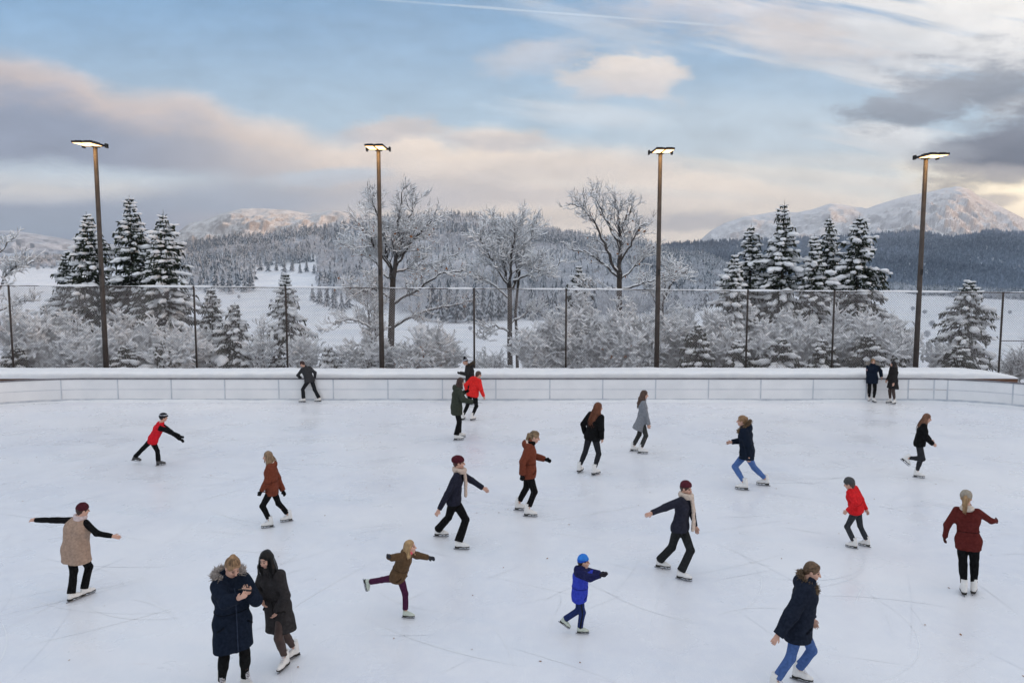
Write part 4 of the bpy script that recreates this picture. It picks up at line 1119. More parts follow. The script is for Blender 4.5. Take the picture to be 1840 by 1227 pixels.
# ================================================================= chain link fence and lamp posts
YF = 31.0
def fx(x, y=590): return at_depth(x, y, YF)[0]
F_TOP = lambda X: float(np.interp(X, [fx(0), fx(1840)], [at_depth(0, 513, YF)[2], at_depth(1840, 526, YF)[2]]))
LAMPS = [(190, 171, 262), (686, 682, 268), (1180, 1187, 274), (1646, 1665, 283)]
def fence():
    e = empty('chain_link_fence', (0, YF, 0), 'tall frosted chain link fence behind the snowy ledge', 'fence')
    xs = [fx(-310), fx(-150)] + [fx(a) for a in (20, 190, 351, 515, 686, 852, 1017, 1181, 1342, 1497, 1647, 1799)] + [fx(1960), fx(2120)]
    lampx = [fx(a, 640) for a, _, _ in LAMPS]
    for x in xs:
        if min(abs(x - l) for l in lampx) < .5: continue
        b = MB(); h = F_TOP(x); b.tube([[x, 0, -.2], [x, 0, h - .02], [x, 0, h + .03]], [.042, .042, .036], 8)
        b.build('post', M['post'], e, True)
    rg = np.random.default_rng(12)
    for a, c in zip(xs[:-1], xs[1:]):
        b = MB(); b.tube([[a, 0, F_TOP(a)], [c, 0, F_TOP(c)]], .022, 6); b.build('top_rail', M['post'], e, True)
        # snow resting on the rail, in runs
        sb = MB(); n = int((c - a) / .09); X = np.linspace(a + .05, c - .05, n)
        h = .010 + .075 * np.clip(fbm(X * .9 + 3, np.full(n, 7.7), 4) - .45, 0, 1) * 2.2
        sb.tube(np.stack([X, np.zeros(n), [F_TOP(q) + .016 for q in X]], 1), h.clip(.006, .06), 6)
        sb.build('snow_strip', M['snow'], e, True)
        # the mesh: two families of slanting wires
        z0 = .05; pitch = .105; H = F_TOP((a + c) / 2) - z0
        st = np.arange(a - H, c, pitch); A, B = [], []
        for sgn in (1, -1):
            for q in st:
                if sgn == 1: p0, p1 = np.array([q, z0]), np.array([q + H, z0 + H])
                else: p0, p1 = np.array([q + H, z0]), np.array([q, z0 + H])
                d = p1 - p0; t0, t1 = 0., 1.
                lo, hi = (a - p0[0]) / d[0], (c - p0[0]) / d[0]
                t0, t1 = max(t0, min(lo, hi)), min(t1, max(lo, hi))
                if t1 - t0 < .01: continue
                m = p0 + d * t0; w = p0 + d * t1
                A.append([m[0], .006 * sgn, m[1]]); B.append([w[0], .006 * sgn, w[1]])
        mb = MB(); mb.prisms(A, B, .0056, .0056, 3); mb.build('wire_mesh', M['wire'], e)
    b = MB(); b.tube([[fx(1799), 0, F_TOP(15) - 2.15], [fx(1960), 0, F_TOP(17) - 2.15]], .018, 6); b.build('mid_rail', M['post'], e, True)
fence()
def lamp(i, xb, xt, yt):
    lab = ['lit floodlight post far left among tall firs', 'lit floodlight post beside the big bare oak', 'lit floodlight post right of the leaning bare tree', 'lit floodlight post right of the fir group near the couple'][i]
    x = fx(xb, 640); z = at_depth(xt, yt, YF)[2]
    e = empty('lamp_post', (x, YF, 0), lab, 'lamp post', 'floodlight posts along the fence')
    b = MB(); b.tube([[0, 0, -.2], [0, 0, 3.], [0, 0, z + .04]], [.115, .105, .085], 12); b.tube([[0, 0, z + .04], [0, 0, z + .16]], [.10, .10], 10); b.build('pole', M['post'], e, True)
    b = MB(); b.box((-.52, -.05, z - .04), (.52, .05, z + .04)); b.box((-.14, -.14, z - .07), (.14, .14, z + .03))
    b.box((.46, -.10, z - .10), (.52, .10, z + .08)); b.box((-.52, -.10, z - .10), (-.46, .10, z + .08)); b.build('crossbar', M['darkmetal'], e)
    for sx in (-.20, .20):
        tilt = R(1.5); c, s = math.cos(tilt), math.sin(tilt)
        Mx = (np.array([[1, 0, 0], [0, c, -s], [0, s, c]]), np.array([sx, -.07, z + .0]))
        b = MB(); b.box((-.185, -.98, -.035), (.185, 0, .045), M=Mx); b.box((-.13, -.80, .045), (.13, -.12, .085), M=Mx)
        h = b.build('lamp_head', M['darkmetal'], e)
        g = MB(); g.box((-.15, -.93, -.046), (.15, -.06, -.037), M=Mx); g.box((-.172, -.955, -.0395), (.172, -.035, -.0355), 1, M=Mx); g.build('lamp_glass', [M['lamp'], M['lamp_rim']], h)
    ld = bpy.data.lights.new('lamp_light', 'AREA'); ld.energy = 24; ld.color = (1, .60, .25); ld.shape = 'RECTANGLE'; ld.size = .7; ld.size_y = .8
    lo_ = bpy.data.objects.new('lamp_light', ld); COL.objects.link(lo_); lo_.parent = e; lo_.location = (0, -.55, z - .06)
    b = MB(); b.box((-.05, -.13, 4.9), (.05, -.095, 5.15)); b.build('cover_plate', M['darkmetal'], e)
for i, l in enumerate(LAMPS): lamp(i, *l)
# ================================================================= bits of leaf on the ice
def litter():
    rg = np.random.default_rng(8); b = MB(); n = 520
    Y = 26.9 - np.abs(rg.standard_normal(n)) * 2.2; k = rg.random(n) < .45; Y[k] = rg.uniform(8, 27, k.sum())
    X = rg.uniform(-16, 16, n)
    w = rg.uniform(.005, .015, n); a = rg.uniform(0, 6.3, n); l = w * rg.uniform(1, 2.2, n)
    ca, sa = np.cos(a), np.sin(a); V = []
    for x, y, p, q, c, s in zip(X, Y, w, l, ca, sa):
        for u, v in ((-q, 0), (0, -p), (q, 0), (0, p)):
            V.append([x + u * c - v * s, y + u * s + v * c, .006 + .006 * (u > 0)])
    b.add(V, np.arange(len(V)).reshape(-1, 4))
    tag(b.build('leaf_litter', M['dryleaf']), 'brown leaf crumbs scattered over the ice', 'leaves', kind='stuff')
litter()
# ================================================================= people: blended body surfaces meshed on a grid
class Field:
    def __init__(s, h, lo, hi):
        s.h = h; s.lo = np.asarray(lo, float) - 3 * h
        s.n = np.maximum(4, np.ceil((np.asarray(hi, float) + 3 * h - s.lo) / h).astype(int) + 1)
        s.v = np.full(s.n, .2, np.float32)
    def _block(s, lo, hi, pad):
        a = np.clip(np.floor((np.asarray(lo) - pad - s.lo) / s.h).astype(int), 0, s.n - 1)
        b = np.clip(np.ceil((np.asarray(hi) + pad - s.lo) / s.h).astype(int) + 1, 1, s.n)
        if (b <= a).any(): return None, None
        g = [(s.lo[i] + s.h * np.arange(a[i], b[i])).astype(np.float32) for i in range(3)]
        P = np.stack(np.meshgrid(*g, indexing='ij'), -1)
        return (slice(a[0], b[0]), slice(a[1], b[1]), slice(a[2], b[2])), P
    def _put(s, sl, d, k, cuts, P):
        for c, n in cuts or ():
            d = np.maximum(d, (P - np.asarray(c, np.float32)) @ np.asarray(n, np.float32))
        o = s.v[sl]
        if k > 0:
            t = np.clip(.5 + .5 * (o - d) / k, 0, 1)
            s.v[sl] = o * (1 - t) + d * t - k * t * (1 - t)
        else: s.v[sl] = np.minimum(o, d)
    def cone(s, a, b, ra, rb, k=.03, cuts=None):
        a = np.asarray(a, float); b = np.asarray(b, float); r = max(ra, rb)
        sl, P = s._block(np.minimum(a, b) - r, np.maximum(a, b) + r, k + 2 * s.h)
        if sl is None: return
        ba = b - a; l2 = max(ba @ ba, 1e-9)
        t = np.clip(((P - a.astype(np.float32)) @ ba.astype(np.float32)) / l2, 0, 1)
        d = np.linalg.norm(P - a.astype(np.float32) - t[..., None] * ba.astype(np.float32), axis=-1) - (ra + (rb - ra) * t)
        s._put(sl, d, k, cuts, P)
    def _ell(s, c, rad, fr, pad):
        c = np.asarray(c, float); r = max(rad)
        sl, P = s._block(c - r, c + r, pad)
        if sl is None: return None, None, None
        q = (P - c.astype(np.float32)) @ np.asarray(fr, np.float32).T
        rr = np.asarray(rad, np.float32)
        l = np.linalg.norm(q / rr, axis=-1); g = np.linalg.norm(q / rr ** 2, axis=-1)
        return sl, P, l * (l - 1) / np.maximum(g, 1e-6)
    def ell(s, c, rad, fr, k=.02, cuts=None):
        sl, P, d = s._ell(c, rad, fr, k + 2 * s.h)
        if sl is not None: s._put(sl, d, k, cuts, P)
    def sub(s, c, rad, fr, k=.01):
        sl, P, d = s._ell(c, rad, fr, k + 2 * s.h)
        if sl is None: return
        d = -d; o = s.v[sl]
        t = np.clip(.5 + .5 * (d - o) / k, 0, 1)
        s.v[sl] = o * (1 - t) + d * t + k * t * (1 - t)
    def wrinkle(s, amp, seed, f=14., stretch=(1, 1, 1.)):
        rg = np.random.default_rng(seed)
        g = np.stack(np.meshgrid(*[(s.lo[i] + s.h * np.arange(s.n[i])).astype(np.float32) for i in range(3)], indexing='ij'), -1)
        w = np.zeros(s.n, np.float32)
        for q in range(7):
            d = rg.standard_normal(3) * stretch; d = d / np.linalg.norm(d) * f * rg.uniform(.6, 2.2)
            w += np.sin(g @ d.astype(np.float32) + rg.uniform(0, 6.28) + 1.2 * np.sin(g @ (d[[1, 2, 0]] * .6).astype(np.float32))) * rg.uniform(.5, 1)
        s.v += amp * w / 3
    def build(s, name, mats, parent, off, paint=None):
        v = s.v; n = s.n
        neg = v < 0
        cnt = np.zeros(n - 1, np.int8)
        for i in (0, 1):
            for j in (0, 1):
                for k in (0, 1):
                    cnt += neg[i:n[0] - 1 + i, j:n[1] - 1 + j, k:n[2] - 1 + k]
        act = (cnt > 0) & (cnt < 8)
        idx = np.argwhere(act)
        if not len(idx): return None
        ids = np.full(n - 1, -1, np.int64); ids[act] = np.arange(len(idx))
        acc = np.zeros((len(idx), 3)); c = np.zeros(len(idx))
        offs = [np.array(o) for o in ((0, 0, 0), (1, 0, 0), (0, 1, 0), (0, 0, 1), (1, 1, 0), (1, 0, 1), (0, 1, 1), (1, 1, 1))]
        val = {tuple(o): v[idx[:, 0] + o[0], idx[:, 1] + o[1], idx[:, 2] + o[2]].astype(float) for o in offs}
        for o in offs:
            for ax in range(3):
                if o[ax]: continue
                p = o.copy(); p[ax] = 1
                a, b = val[tuple(o)], val[tuple(p)]
                m = (a < 0) != (b < 0)
                t = np.where(m, a / np.where(m, a - b, 1), 0)
                q = np.repeat(o[None].astype(float), len(idx), 0); q[:, ax] += t
                acc += q * m[:, None]; c += m
        V = s.lo + s.h * (idx + acc / c[:, None])
        Fs = []
        for ax in range(3):
            b_, c_ = (ax + 1) % 3, (ax + 2) % 3
            sl0 = [slice(None)] * 3; sl1 = [slice(None)] * 3
            sl0[ax] = slice(0, n[ax] - 1); sl1[ax] = slice(1, n[ax])
            A, B = neg[tuple(sl0)], neg[tuple(sl1)]
            E = np.argwhere(A != B)
            E = E[(E[:, b_] > 0) & (E[:, c_] > 0) & (E[:, b_] < n[b_] - 1) & (E[:, c_] < n[c_] - 1)]
            if not len(E): continue
            fl = A[E[:, 0], E[:, 1], E[:, 2]]
            def cell(db, dc):
                q = E.copy(); q[:, b_] -= db; q[:, c_] -= dc
                return ids[q[:, 0], q[:, 1], q[:, 2]]
            q = np.stack([cell(1, 1), cell(0, 1), cell(0, 0), cell(1, 0)], 1)
            q[~fl] = q[~fl][:, ::-1]
            Fs.append(q)
        F = np.concatenate(Fs); F = F[(F >= 0).all(1)]
        b = MB()
        if paint is not None:
            cen = V[F].mean(1); mi = paint(cen)
            b.add(V, F[mi == 0], 0)
            for m in range(1, len(mats)):
                if (mi == m).any(): b.F.setdefault((4, m), []).append(F[mi == m])
        else: b.add(V, F, 0)
        return b.build(name, mats, parent, True, offset=off)

def ik(A, B, l1, l2, pole):
    d = np.linalg.norm(B - A); u = (B - A) / max(d, 1e-6)
    if d >= (l1 + l2) * .995: return A + (B - A) * l1 / (l1 + l2)
    a = (l1 * l1 - l2 * l2 + d * d) / (2 * d); h = math.sqrt(max(l1 * l1 - a * a, 0))
    p = np.asarray(pole, float); p = p - u * (p @ u)
    return A + u * a + nrm(p) * h
def azv(a):
    return np.array([math.sin(R(a)), math.cos(R(a)), 0.])

# ---- ice skate: boot > sole, blade. local frame: y forward, z up, origin on the ice under the ankle
def skate_meshes(top=.29):
    h = .0065; f = Field(h, (-.08, -.14, .0), (.08, .25, .33))
    I = np.eye(3)
    cut = [((0, 0, .066), (0, 0, -1)), ((0, 0, top), (0, .15, 1))]
    f.cone((0, -.012, .31), (0, -.03, .14), .056, .045, .02, cut)
    f.cone((0, -.038, .20), (0, -.048, .10), .046, .042, .03, cut)
    f.cone((0, -.05, .10), (0, .10, .092), .040, .041, .03, cut)
    f.cone((0, .08, .092), (0, .165, .084), .043, .033, .025, cut)
    f.cone((0, .03, .135), (0, .10, .10), .034, .03, .03, cut)
    M_ = {}
    boot = f.build('boot_source', [M['skate_white']], None, np.zeros(3))
    b = MB()
    pr = [(-.094, .030), (-.088, .042), (-.06, .045), (0, .040), (.06, .046), (.13, .043), (.18, .034), (.198, .016)]
    lo, hi = .052, .0675
    V = []; 
    for z in (lo, hi):
        V += [[-w, y, z] for y, w in pr] + [[w, y, z] for y, w in pr[::-1]]
    m = 2 * len(pr)
    b.add(V, [[i, (i + 1) % m, (i + 1) % m + m, i + m] for i in range(m)])
    half = len(pr)
    top = [[m + i, m + i + 1, m + m - 2 - i, m + m - 1 - i] for i in range(half - 1)]
    b.F[(4, 0)].append(np.array(top)); b.F[(4, 0)].append(np.array([[q - m for q in t[::-1]] for t in top]))
    b.box((-.034, -.092, .032), (.034, -.015, .0535))
    sole = b.build('sole_source', [M['sole']])
    b = MB()
    t = .0035
    y0, y1 = -.125, .205
    prof = [(y0, .004), (y0 + .01, .0), (.16, .0), (.19, .006), (y1, .022), (y1 - .005, .038), (.185, .03), (.16, .022), (y0, .022)]
    k = len(prof)
    V = [[-t, y, z] for y, z in prof] + [[t, y, z] for y, z in prof]
    b.add(V, [[i, (i + 1) % k, (i + 1) % k + k, i + k] for i in range(k)])
    cap = [[0, 1, 7, 8], [1, 2, 6, 7], [2, 3, 5, 6]]
    b.F[(4, 0)].append(np.array([q[::-1] for q in cap])); b.F[(4, 0)].append(np.array([[i + k for i in q] for q in cap]))
    b.add([[-t, .19, .006], [-t, y1, .022], [-t, y1 - .005, .038], [t, .19, .006], [t, y1, .022], [t, y1 - .005, .038]], [[0, 1, 2], [5, 4, 3]])
    for y in (-.09, -.03, .06, .13): b.box((-.008, y, .020), (.008, y + .022, .054))
    b.box((-.022, -.095, .030), (.022, 0., .034)); b.box((-.022, .05, .048), (.022, .16, .052))
    blade = b.build('blade_source', [M['steel']])
    b = MB()
    for q in range(7):
        z = .262 - q * .021; y = .052 + .004 * q + max(0, q - 3) * .013
        b.tube([[-.03, y - .012, z + .006], [0, y + .004, z - .004], [.03, y - .012, z + .006]], .004, 4)
        b.tube([[-.03, y - .012, z - .01], [0, y + .004, z + .004], [.03, y - .012, z - .01]], .004, 4)
    lace = b.build('lace_source', [M['lace']])
    r = []
    for o in (boot, sole, blade, lace):
        r.append(o.data); bpy.data.objects.remove(o)
    return r
SK = skate_meshes()
SK_L = skate_meshes(.165)[0]
SK_GL = skate_meshes(.175)[0]; SK_GL.materials.clear(); SK_GL.materials.append(M['skate_green'])
SK_G = SK_GL
SK_B = SK_L.copy(); SK_B.materials.clear(); SK_B.materials.append(mat('black_grey_skate', (.05, .05, .055), .45, (.12, .12, .125), scale=12))
def skate(parent, loc, az, pitch, s, kind='w', laces=False, low=False):
    me = {'w': SK_L if low else SK[0], 'g': SK_G, 'b': SK_B}[kind]; laces = laces and not low
    o = bpy.data.objects.new('ice_skate', me); COL.objects.link(o); o.parent = parent
    o.location = loc; o.rotation_euler = (-R(pitch), 0, -R(az)); o.scale = (s, s, s)
    for nm, d in (('sole', SK[1]), ('blade', SK[2])) + ((('lace', SK[3]),) if laces else ()):
        c = bpy.data.objects.new(nm, d); COL.objects.link(c); c.parent = o
    return o
_cm = {}
def cl(c):
    if c not in _cm: _cm[c] = cloth('cloth_%d' % len(_cm), c)
    return _cm[c]
_hm = {}
def hm_(c):
    if c not in _hm: _hm[c] = hairmat('hair_%d' % len(_hm), c)
    return _hm[c]
_fm = {}
def furm(c):
    if c not in _fm: _fm[c] = mat('fur_%d' % len(_fm), c, .9, tuple(x * .4 for x in c), scale=40)
    return _fm[c]

SKZ = .142
def person(label, H, face, head, neck, pelv, feet, hands, jacket=None, legs=None, hair=None, hat=None, scarf=None, fur=None, gloves=None,
           haz=None, hpitch=8, skates='w', group=None, nd=0., pd=0., hood=None, extra=None, apole=None, hcol=None, hd=0., bend=1.012):
    """feet: dict l/r -> ('g', px, py, toe az) on the ice or ('a', px, py, depth offset, toe az, pitch) in the air (ankle);
    hands: l/r -> (px, py, depth offset from the shoulder)"""
    s = H / 1.70
    rgs = abs(hash(label)) % 1000 if False else sum(ord(c) for c in label) % 1000
    va = math.degrees(math.atan2(pelv[0] - 920, FPX)); face = face + va; haz = None if haz is None else haz + va
    feet = {k: ((*v[:3], v[3] + va) if v[0] == 'g' else (*v[:4], v[4] + va, v[5])) for k, v in feet.items()}
    f = azv(face); left = np.array([-f[1], f[0], 0.])
    gz = [on_ground(v[1], v[2]) for v in feet.values() if v[0] == 'g']
    gY = float(np.mean([g[1] for g in gz])); gX = float(np.mean([g[0] for g in gz]))
    root = empty('person', (gX, gY, 0), label, 'person', group)
    off = np.array([gX, gY, 0.])
    PV = at_depth(pelv[0], pelv[1], gY + pd); NK = at_depth(neck[0], neck[1], gY + pd + nd)
    HD = at_depth(head[0], head[1], NK[1] + hd)
    # stature from the standing leg, trunk and neck; then hips where such a body has them
    legz = max(np.linalg.norm(on_ground(v[1], v[2]) + [0, 0, SKZ * s] - PV) for v in feet.values() if v[0] == 'g')
    s = (np.linalg.norm(HD - NK) + np.linalg.norm(NK - PV) + legz) / 1.49 * (H / 1.70 / s)
    up = nrm(NK - PV); PV = NK - up * .515 * s
    fw = nrm(f - up * (f @ up)); lf = nrm(np.cross(up, fw))
    if lf @ left < 0: lf = -lf
    hf = azv(face if haz is None else haz)
    hf = nrm(hf * math.cos(R(hpitch)) + np.array([0, 0, -math.sin(R(hpitch))]))
    hu = nrm(np.array([0, 0, 1.]) * .8 + nrm(HD - NK) * .35 - hf * hf[2] * .8); hu = nrm(hu - hf * (hu @ hf))
    hl = np.cross(hu, hf)
    HF = np.stack([hl, hf, hu])                     # rows: left, forward, up
    BF = np.stack([lf, fw, up])
    S = {'l': NK + lf * .165 * s - up * .035 * s, 'r': NK - lf * .165 * s - up * .035 * s}
    HP = {'l': PV + lf * .085 * s - up * .02, 'r': PV - lf * .085 * s - up * .02}
    AN, KN, FT = {}, {}, {}
    for _pass in (0, 1):
     LL = .84 * s if not _pass else max(np.linalg.norm(AN[k] - HP[k]) for k, v in feet.items() if v[0] == 'g') * bend
     for k, v in feet.items():
         if v[0] == 'g':
             g = on_ground(v[1], v[2]); taz, tp = v[3], 0
             t = azv(taz)
             base = g - t * .04 * s
             FT[k] = (base, taz, 0.); AN[k] = base + np.array([0, 0, SKZ * s]) - t * .02 * s
         else:
             A = at_depth(v[1], v[2], HP[k][1] + v[3]); taz, tp = v[4], v[5]
             t = azv(taz); fd = t * math.cos(R(tp)) + np.array([0, 0, -math.sin(R(tp))]); fu = t * math.sin(R(tp)) + np.array([0, 0, math.cos(R(tp))])
             AN[k] = A; FT[k] = (A - fu * SKZ * s + fd * .02 * s, taz, tp)
         tv = azv(FT[k][1])
         KN[k] = ik(HP[k], AN[k], .515 * LL, .485 * LL, f * .7 + tv * .6 + np.array([0, 0, .15]))

    EL, WR = {}, {}
    for k in 'lr':
        v = hands[k]
        if isinstance(v[2], str):                   # arm at full reach: find the depth that gives it
            d_ = ray(v[0], v[1]); ys = np.linspace(0, .6, 121) * (1 if v[2] == '+' else -1) + S[k][1]
            pt = np.array([[0, 0, CAM_H]]) + d_[None] * (ys / d_[1])[:, None]
            q_ = np.argmin(np.abs(np.linalg.norm(pt - S[k], axis=1) - .515 * s)); v = (v[0], v[1], ys[q_] - S[k][1], *v[3:])
        WR[k] = at_depth(v[0], v[1], S[k][1] + v[2])
        sd = lf if k == 'l' else -lf
        if len(v) > 3: pole = at_depth(v[3], v[4], S[k][1] + (v[5] if len(v) > 5 else 0)) - (S[k] + WR[k]) / 2
        else: pole = -fw * .5 - up * .35 + sd * .35
        EL[k] = ik(S[k], WR[k], .285 * s, .255 * s, pole)
    dist = gY
    hb = .0078 if dist < 13 else .0095
    allp = np.array([HD + hu * .17 * s, HD - hu * .15, HD + hf * .16, HD - hf * .16, *S.values(), *EL.values(), *WR.values(), *[WR[k] + nrm(WR[k] - EL[k]) * .22 for k in 'lr'], PV, *KN.values(), *AN.values()])
    lo, hi = allp.min(0) - .16, allp.max(0) + .16
    # ------------------------------------------------ body: one continuous surface
    F = Field(hb, lo, hi)
    q = s * .93 if s > .8 else s * 1.12              # children have larger heads
    C = HD
    hp = lambda a, b, c: C + (hl * a + hf * b + hu * c) * q
    F.ell(hp(0, -.012, .032), np.array([.076, .096, .088]) * q, HF, .02)
    F.ell(hp(0, .022, -.045), np.array([.058, .070, .074]) * q, HF, .03)
    F.cone(hp(0, .050, -.098), hp(0, .055, -.10), .024 * q, .022 * q, .03)
    F.cone(hp(0, .088, .012), hp(0, .112, -.03), .009 * q, .0145 * q, .012)
    F.ell(hp(0, .080, -.066), np.array([.024, .016, .013]) * q, HF, .012)
    for a in (1, -1):
        F.sub(hp(.031 * a, .104, .006), np.array([.019, .016, .011]) * q, HF, .012)
        F.ell(hp(.031 * a, .082, .004), np.array([.013, .012, .010]) * q, HF, .006)
        F.ell(hp(.077 * a, -.005, -.012), np.array([.011, .022, .030]) * q, HF, .008)
        F.ell(hp(.038 * a, .066, -.035), np.array([.022, .022, .020]) * q, HF, .02)
    F.cone(hp(0, -.02, -.06), NK + up * .0, .052 * s, .060 * s, .03)
    ch = NK - up * .16 * s; wa = PV + up * .16 * s
    for a in (1, -1):
        F.cone(NK + lf * a * .09 * s - up * .05 * s, ch + lf * a * .07 * s, .050 * s, .074 * s, .04)
        F.cone(ch + lf * a * .065 * s, wa + lf * a * .045 * s, .074 * s, .064 * s, .04)
        F.cone(wa + lf * a * .045 * s, PV + lf * a * .07 * s, .064 * s, .080 * s, .04)
    for k in 'lr':
        F.cone(S[k], EL[k], .038 * s, .035 * s, .015); F.cone(EL[k], WR[k], .037 * s, .026 * s, .02)
        F.cone(HP[k], KN[k], .080 * s, .052 * s, .03); F.cone(KN[k], AN[k], .052 * s, .036 * s, .02)
        F.cone(KN[k] + (AN[k] - KN[k]) * .2, KN[k] + (AN[k] - KN[k]) * .55, .05 * s, .045 * s, .03)
    # hands: palm, four fingers bent at the knuckles, and a thumb from the side of the palm
    hs = s * (.9 if s > .8 else 1.0)
    def hand(Fh, k, grow=0., curl=.55):
        d = nrm(WR[k] - EL[k]); sd = lf if k == 'l' else -lf
        pn = -sd + fw * .1                                   # palm faces the body
        if extra and k in extra.get('palm', {}): pn = np.asarray(extra['palm'][k], float)
        pn = nrm(pn - d * (pn @ d)); ax = np.cross(d, pn)
        if ax @ fw < 0: ax = -ax                              # thumb side towards the front
        if extra and k in extra.get('thumb', {}):
            if ax @ np.asarray(extra['thumb'][k], float) < 0: ax = -ax
        cu = extra.get('curl', {}).get(k, curl) if extra else curl
        W = WR[k]
        Fh.cone(W, W + d * .03 * hs, (.026 + grow) * hs, (.027 + grow) * hs, .015)
        for a in (-.022, 0, .022):
            Fh.cone(W + d * .03 * hs + ax * a * hs * .8, W + d * .088 * hs + ax * a * hs, (.016 + grow) * hs, (.0145 + grow) * hs, .012)
        for a, ln in ((.031, .070), (.0105, .080), (-.0105, .074), (-.031, .058)):
            b0 = W + d * .09 * hs + ax * a * hs
            d1 = nrm(d * math.cos(cu * .6) + pn * math.sin(cu * .6) + ax * a * 1.5); b1 = b0 + d1 * ln * .48 * hs
            d2 = nrm(d * math.cos(cu * 1.6) + pn * math.sin(cu * 1.6)); b2 = b1 + d2 * ln * .52 * hs
            Fh.cone(b0, b1, (.0098 + grow) * hs, (.0090 + grow) * hs, .006); Fh.cone(b1, b2, (.0090 + grow) * hs, (.0075 + grow) * hs, .004)
        t0 = W + d * .032 * hs + ax * .026 * hs; t1 = t0 + nrm(d * .75 + ax * .7 + pn * .25) * .038 * hs; t2 = t1 + nrm(d * .95 + ax * .15 + pn * .35) * .032 * hs
        Fh.cone(t0, t1, (.0125 + grow) * hs, (.0105 + grow) * hs, .01); Fh.cone(t1, t2, (.0105 + grow) * hs, (.0085 + grow) * hs, .004)
        return W + d * .09 * hs + pn * .03 * hs, d, pn, ax
    grip = {k: hand(F, k) for k in 'lr'}
    def paint(P):
        Q = (P - C) @ HF.T / q
        mi = np.zeros(len(P), int)
        lip = (np.abs(Q[:, 0]) < .024) & (np.abs(Q[:, 2] + .066) < .0095) & (Q[:, 1] > .07)
        eye = (np.abs(np.abs(Q[:, 0]) - .031) < .015) & (np.abs(Q[:, 2] - .005) < .0075) & (Q[:, 1] > .06)
        brow = (np.abs(np.abs(Q[:, 0]) - .032) < .02) & (np.abs(Q[:, 2] - .027) < .0055) & (Q[:, 1] > .06)
        mi[lip] = 1; mi[eye] = 2; mi[brow] = 2
        return mi
    F.build('body', [M['skin'], M['lip'], M['eye']], root, off, paint)
    hg = hb * 1.05
    # ------------------------------------------------ trousers or tights
    if legs:
        col = legs['col']; wide = legs.get('wide', 0.); F = Field(hg, np.minimum(lo, 9e9), hi)
        zt = legs.get('top', .12)
        for a in (1, -1): F.cone(PV + up * zt * s + lf * a * .05 * s, PV + lf * a * .075 * s, .088 * s, .103 * s, .04)
        for k in 'lr':
            hem = AN[k] + (KN[k] - AN[k]) * legs.get('hem', .15)
            r0, r1, r2 = .090 * s, (.060 + .25 * wide) * s, (.047 + wide) * s
            dn = nrm(hem - KN[k])
            ext = hem + dn * .03
            F.cone(HP[k], KN[k], r0, r1, .035); 
            F.cone(KN[k], ext, r1, r2 if wide else r2 * 1.02, .02, [(hem, dn)])
            if not wide: F.cone(KN[k] + (AN[k] - KN[k]) * .12, KN[k] + (AN[k] - KN[k]) * .42, .054 * s, .053 * s, .03)
        if not legs.get('tight'): F.wrinkle(.0045, rgs, 17, (1, 1, 1.8))
        nm = legs.get('name', 'trousers')
        st = legs.get('stripe')
        F.build(nm, [cl(col) if not legs.get('sheer') else legs['sheer']], root, off)
        if st:
            b = MB()
            sd = -lf
            for k in 'r':
                hem = AN[k] + (KN[k] - AN[k]) * legs.get('hem', .15)
                pts = [HP[k] + sd * .085 * s, (HP[k] + KN[k]) / 2 + sd * .076 * s, KN[k] + sd * (.058 + .25 * wide) * s, hem + sd * (.047 + wide) * s]
                b.tube(pts, .016 * s, 6)
            b.build('side_stripe', [cl(st)], root, offset=off)
    # ------------------------------------------------ jacket
    if jacket:
        J = jacket; p = J.get('puff', 0.); col = J['col']; ln = J.get('hem', .12); fl = J.get('flare', 0.)
        down = -up
        thd = nrm((KN['l'] + KN['r']) / 2 - PV)
        down = nrm(down * .6 + thd * .5 + np.array([0, 0, -.3]))
        if 'swing' in J: down = nrm(down + np.asarray(J['swing']))
        hemc = PV + down * ln * s
        lo2 = np.minimum(lo, hemc - .3); hi2 = np.maximum(hi, hemc + .3)
        F = Field(hg, lo2, hi2)
        cut = [(hemc, down)]
        for a in (1, -1):
            F.cone(NK + lf * a * .075 * s - up * .045 * s, ch + lf * a * .075 * s, (.064 + p * .6) * s, (.102 + p) * s, .05)
            F.cone(ch + lf * a * .075 * s, wa + lf * a * .058 * s, (.102 + p) * s, (.094 + p - J.get('waist', 0)) * s, .05, cut)
            F.cone(wa + lf * a * .058 * s, PV + lf * a * .075 * s, (.094 + p - J.get('waist', 0)) * s, (.110 + p) * s, .05, cut)
            e0 = PV + lf * a * .075 * s; e1 = hemc + down * .05 + lf * a * (.075 + fl * .7) * s
            F.cone(e0, e1, (.110 + p) * s, (.112 + p + fl) * s, .05, cut)
        F.cone(NK - up * .02 * s, NK + up * .055 * s + hf * .012, (.074 + p * .5) * s, (.064 + p * .4) * s, .03)
        if not J.get('sleeveless'):
            for k in 'lr':
                we = WR[k] - nrm(WR[k] - EL[k]) * .0
                dn = nrm(WR[k] - EL[k])
                F.cone(S[k] + (NK - S[k]) * .12, EL[k], (.066 + p * .8) * s, (.054 + p * .8) * s, .045)
                F.cone(EL[k], we + dn * .02, (.054 + p * .8) * s, (.040 + p * .6 + J.get('cuff', 0)) * s, .02, [(we + dn * .004, dn)])
        if J.get('hoodback'):
            hc = NK + up * .01 * s - fw * .085 * s
            F.ell(hc, np.array([.125, .075, .095]) * s * J['hoodback'], BF, .04)
            F.sub(hc + up * .075 * s + fw * .03 * s, np.array([.075, .05, .06]) * s * J['hoodback'], BF, .02)
        F.wrinkle(J.get('wr', .008), rgs + 5, 13, (1, 1, 1.6))
        if J.get('quilt'):
            g = (F.lo[2] + F.h * np.arange(F.n[2])).astype(np.float32)
            F.v += (.004 * np.abs(np.sin(g * math.pi / J['quilt'])))[None, None, :] * -1
        col2 = J.get('col2')
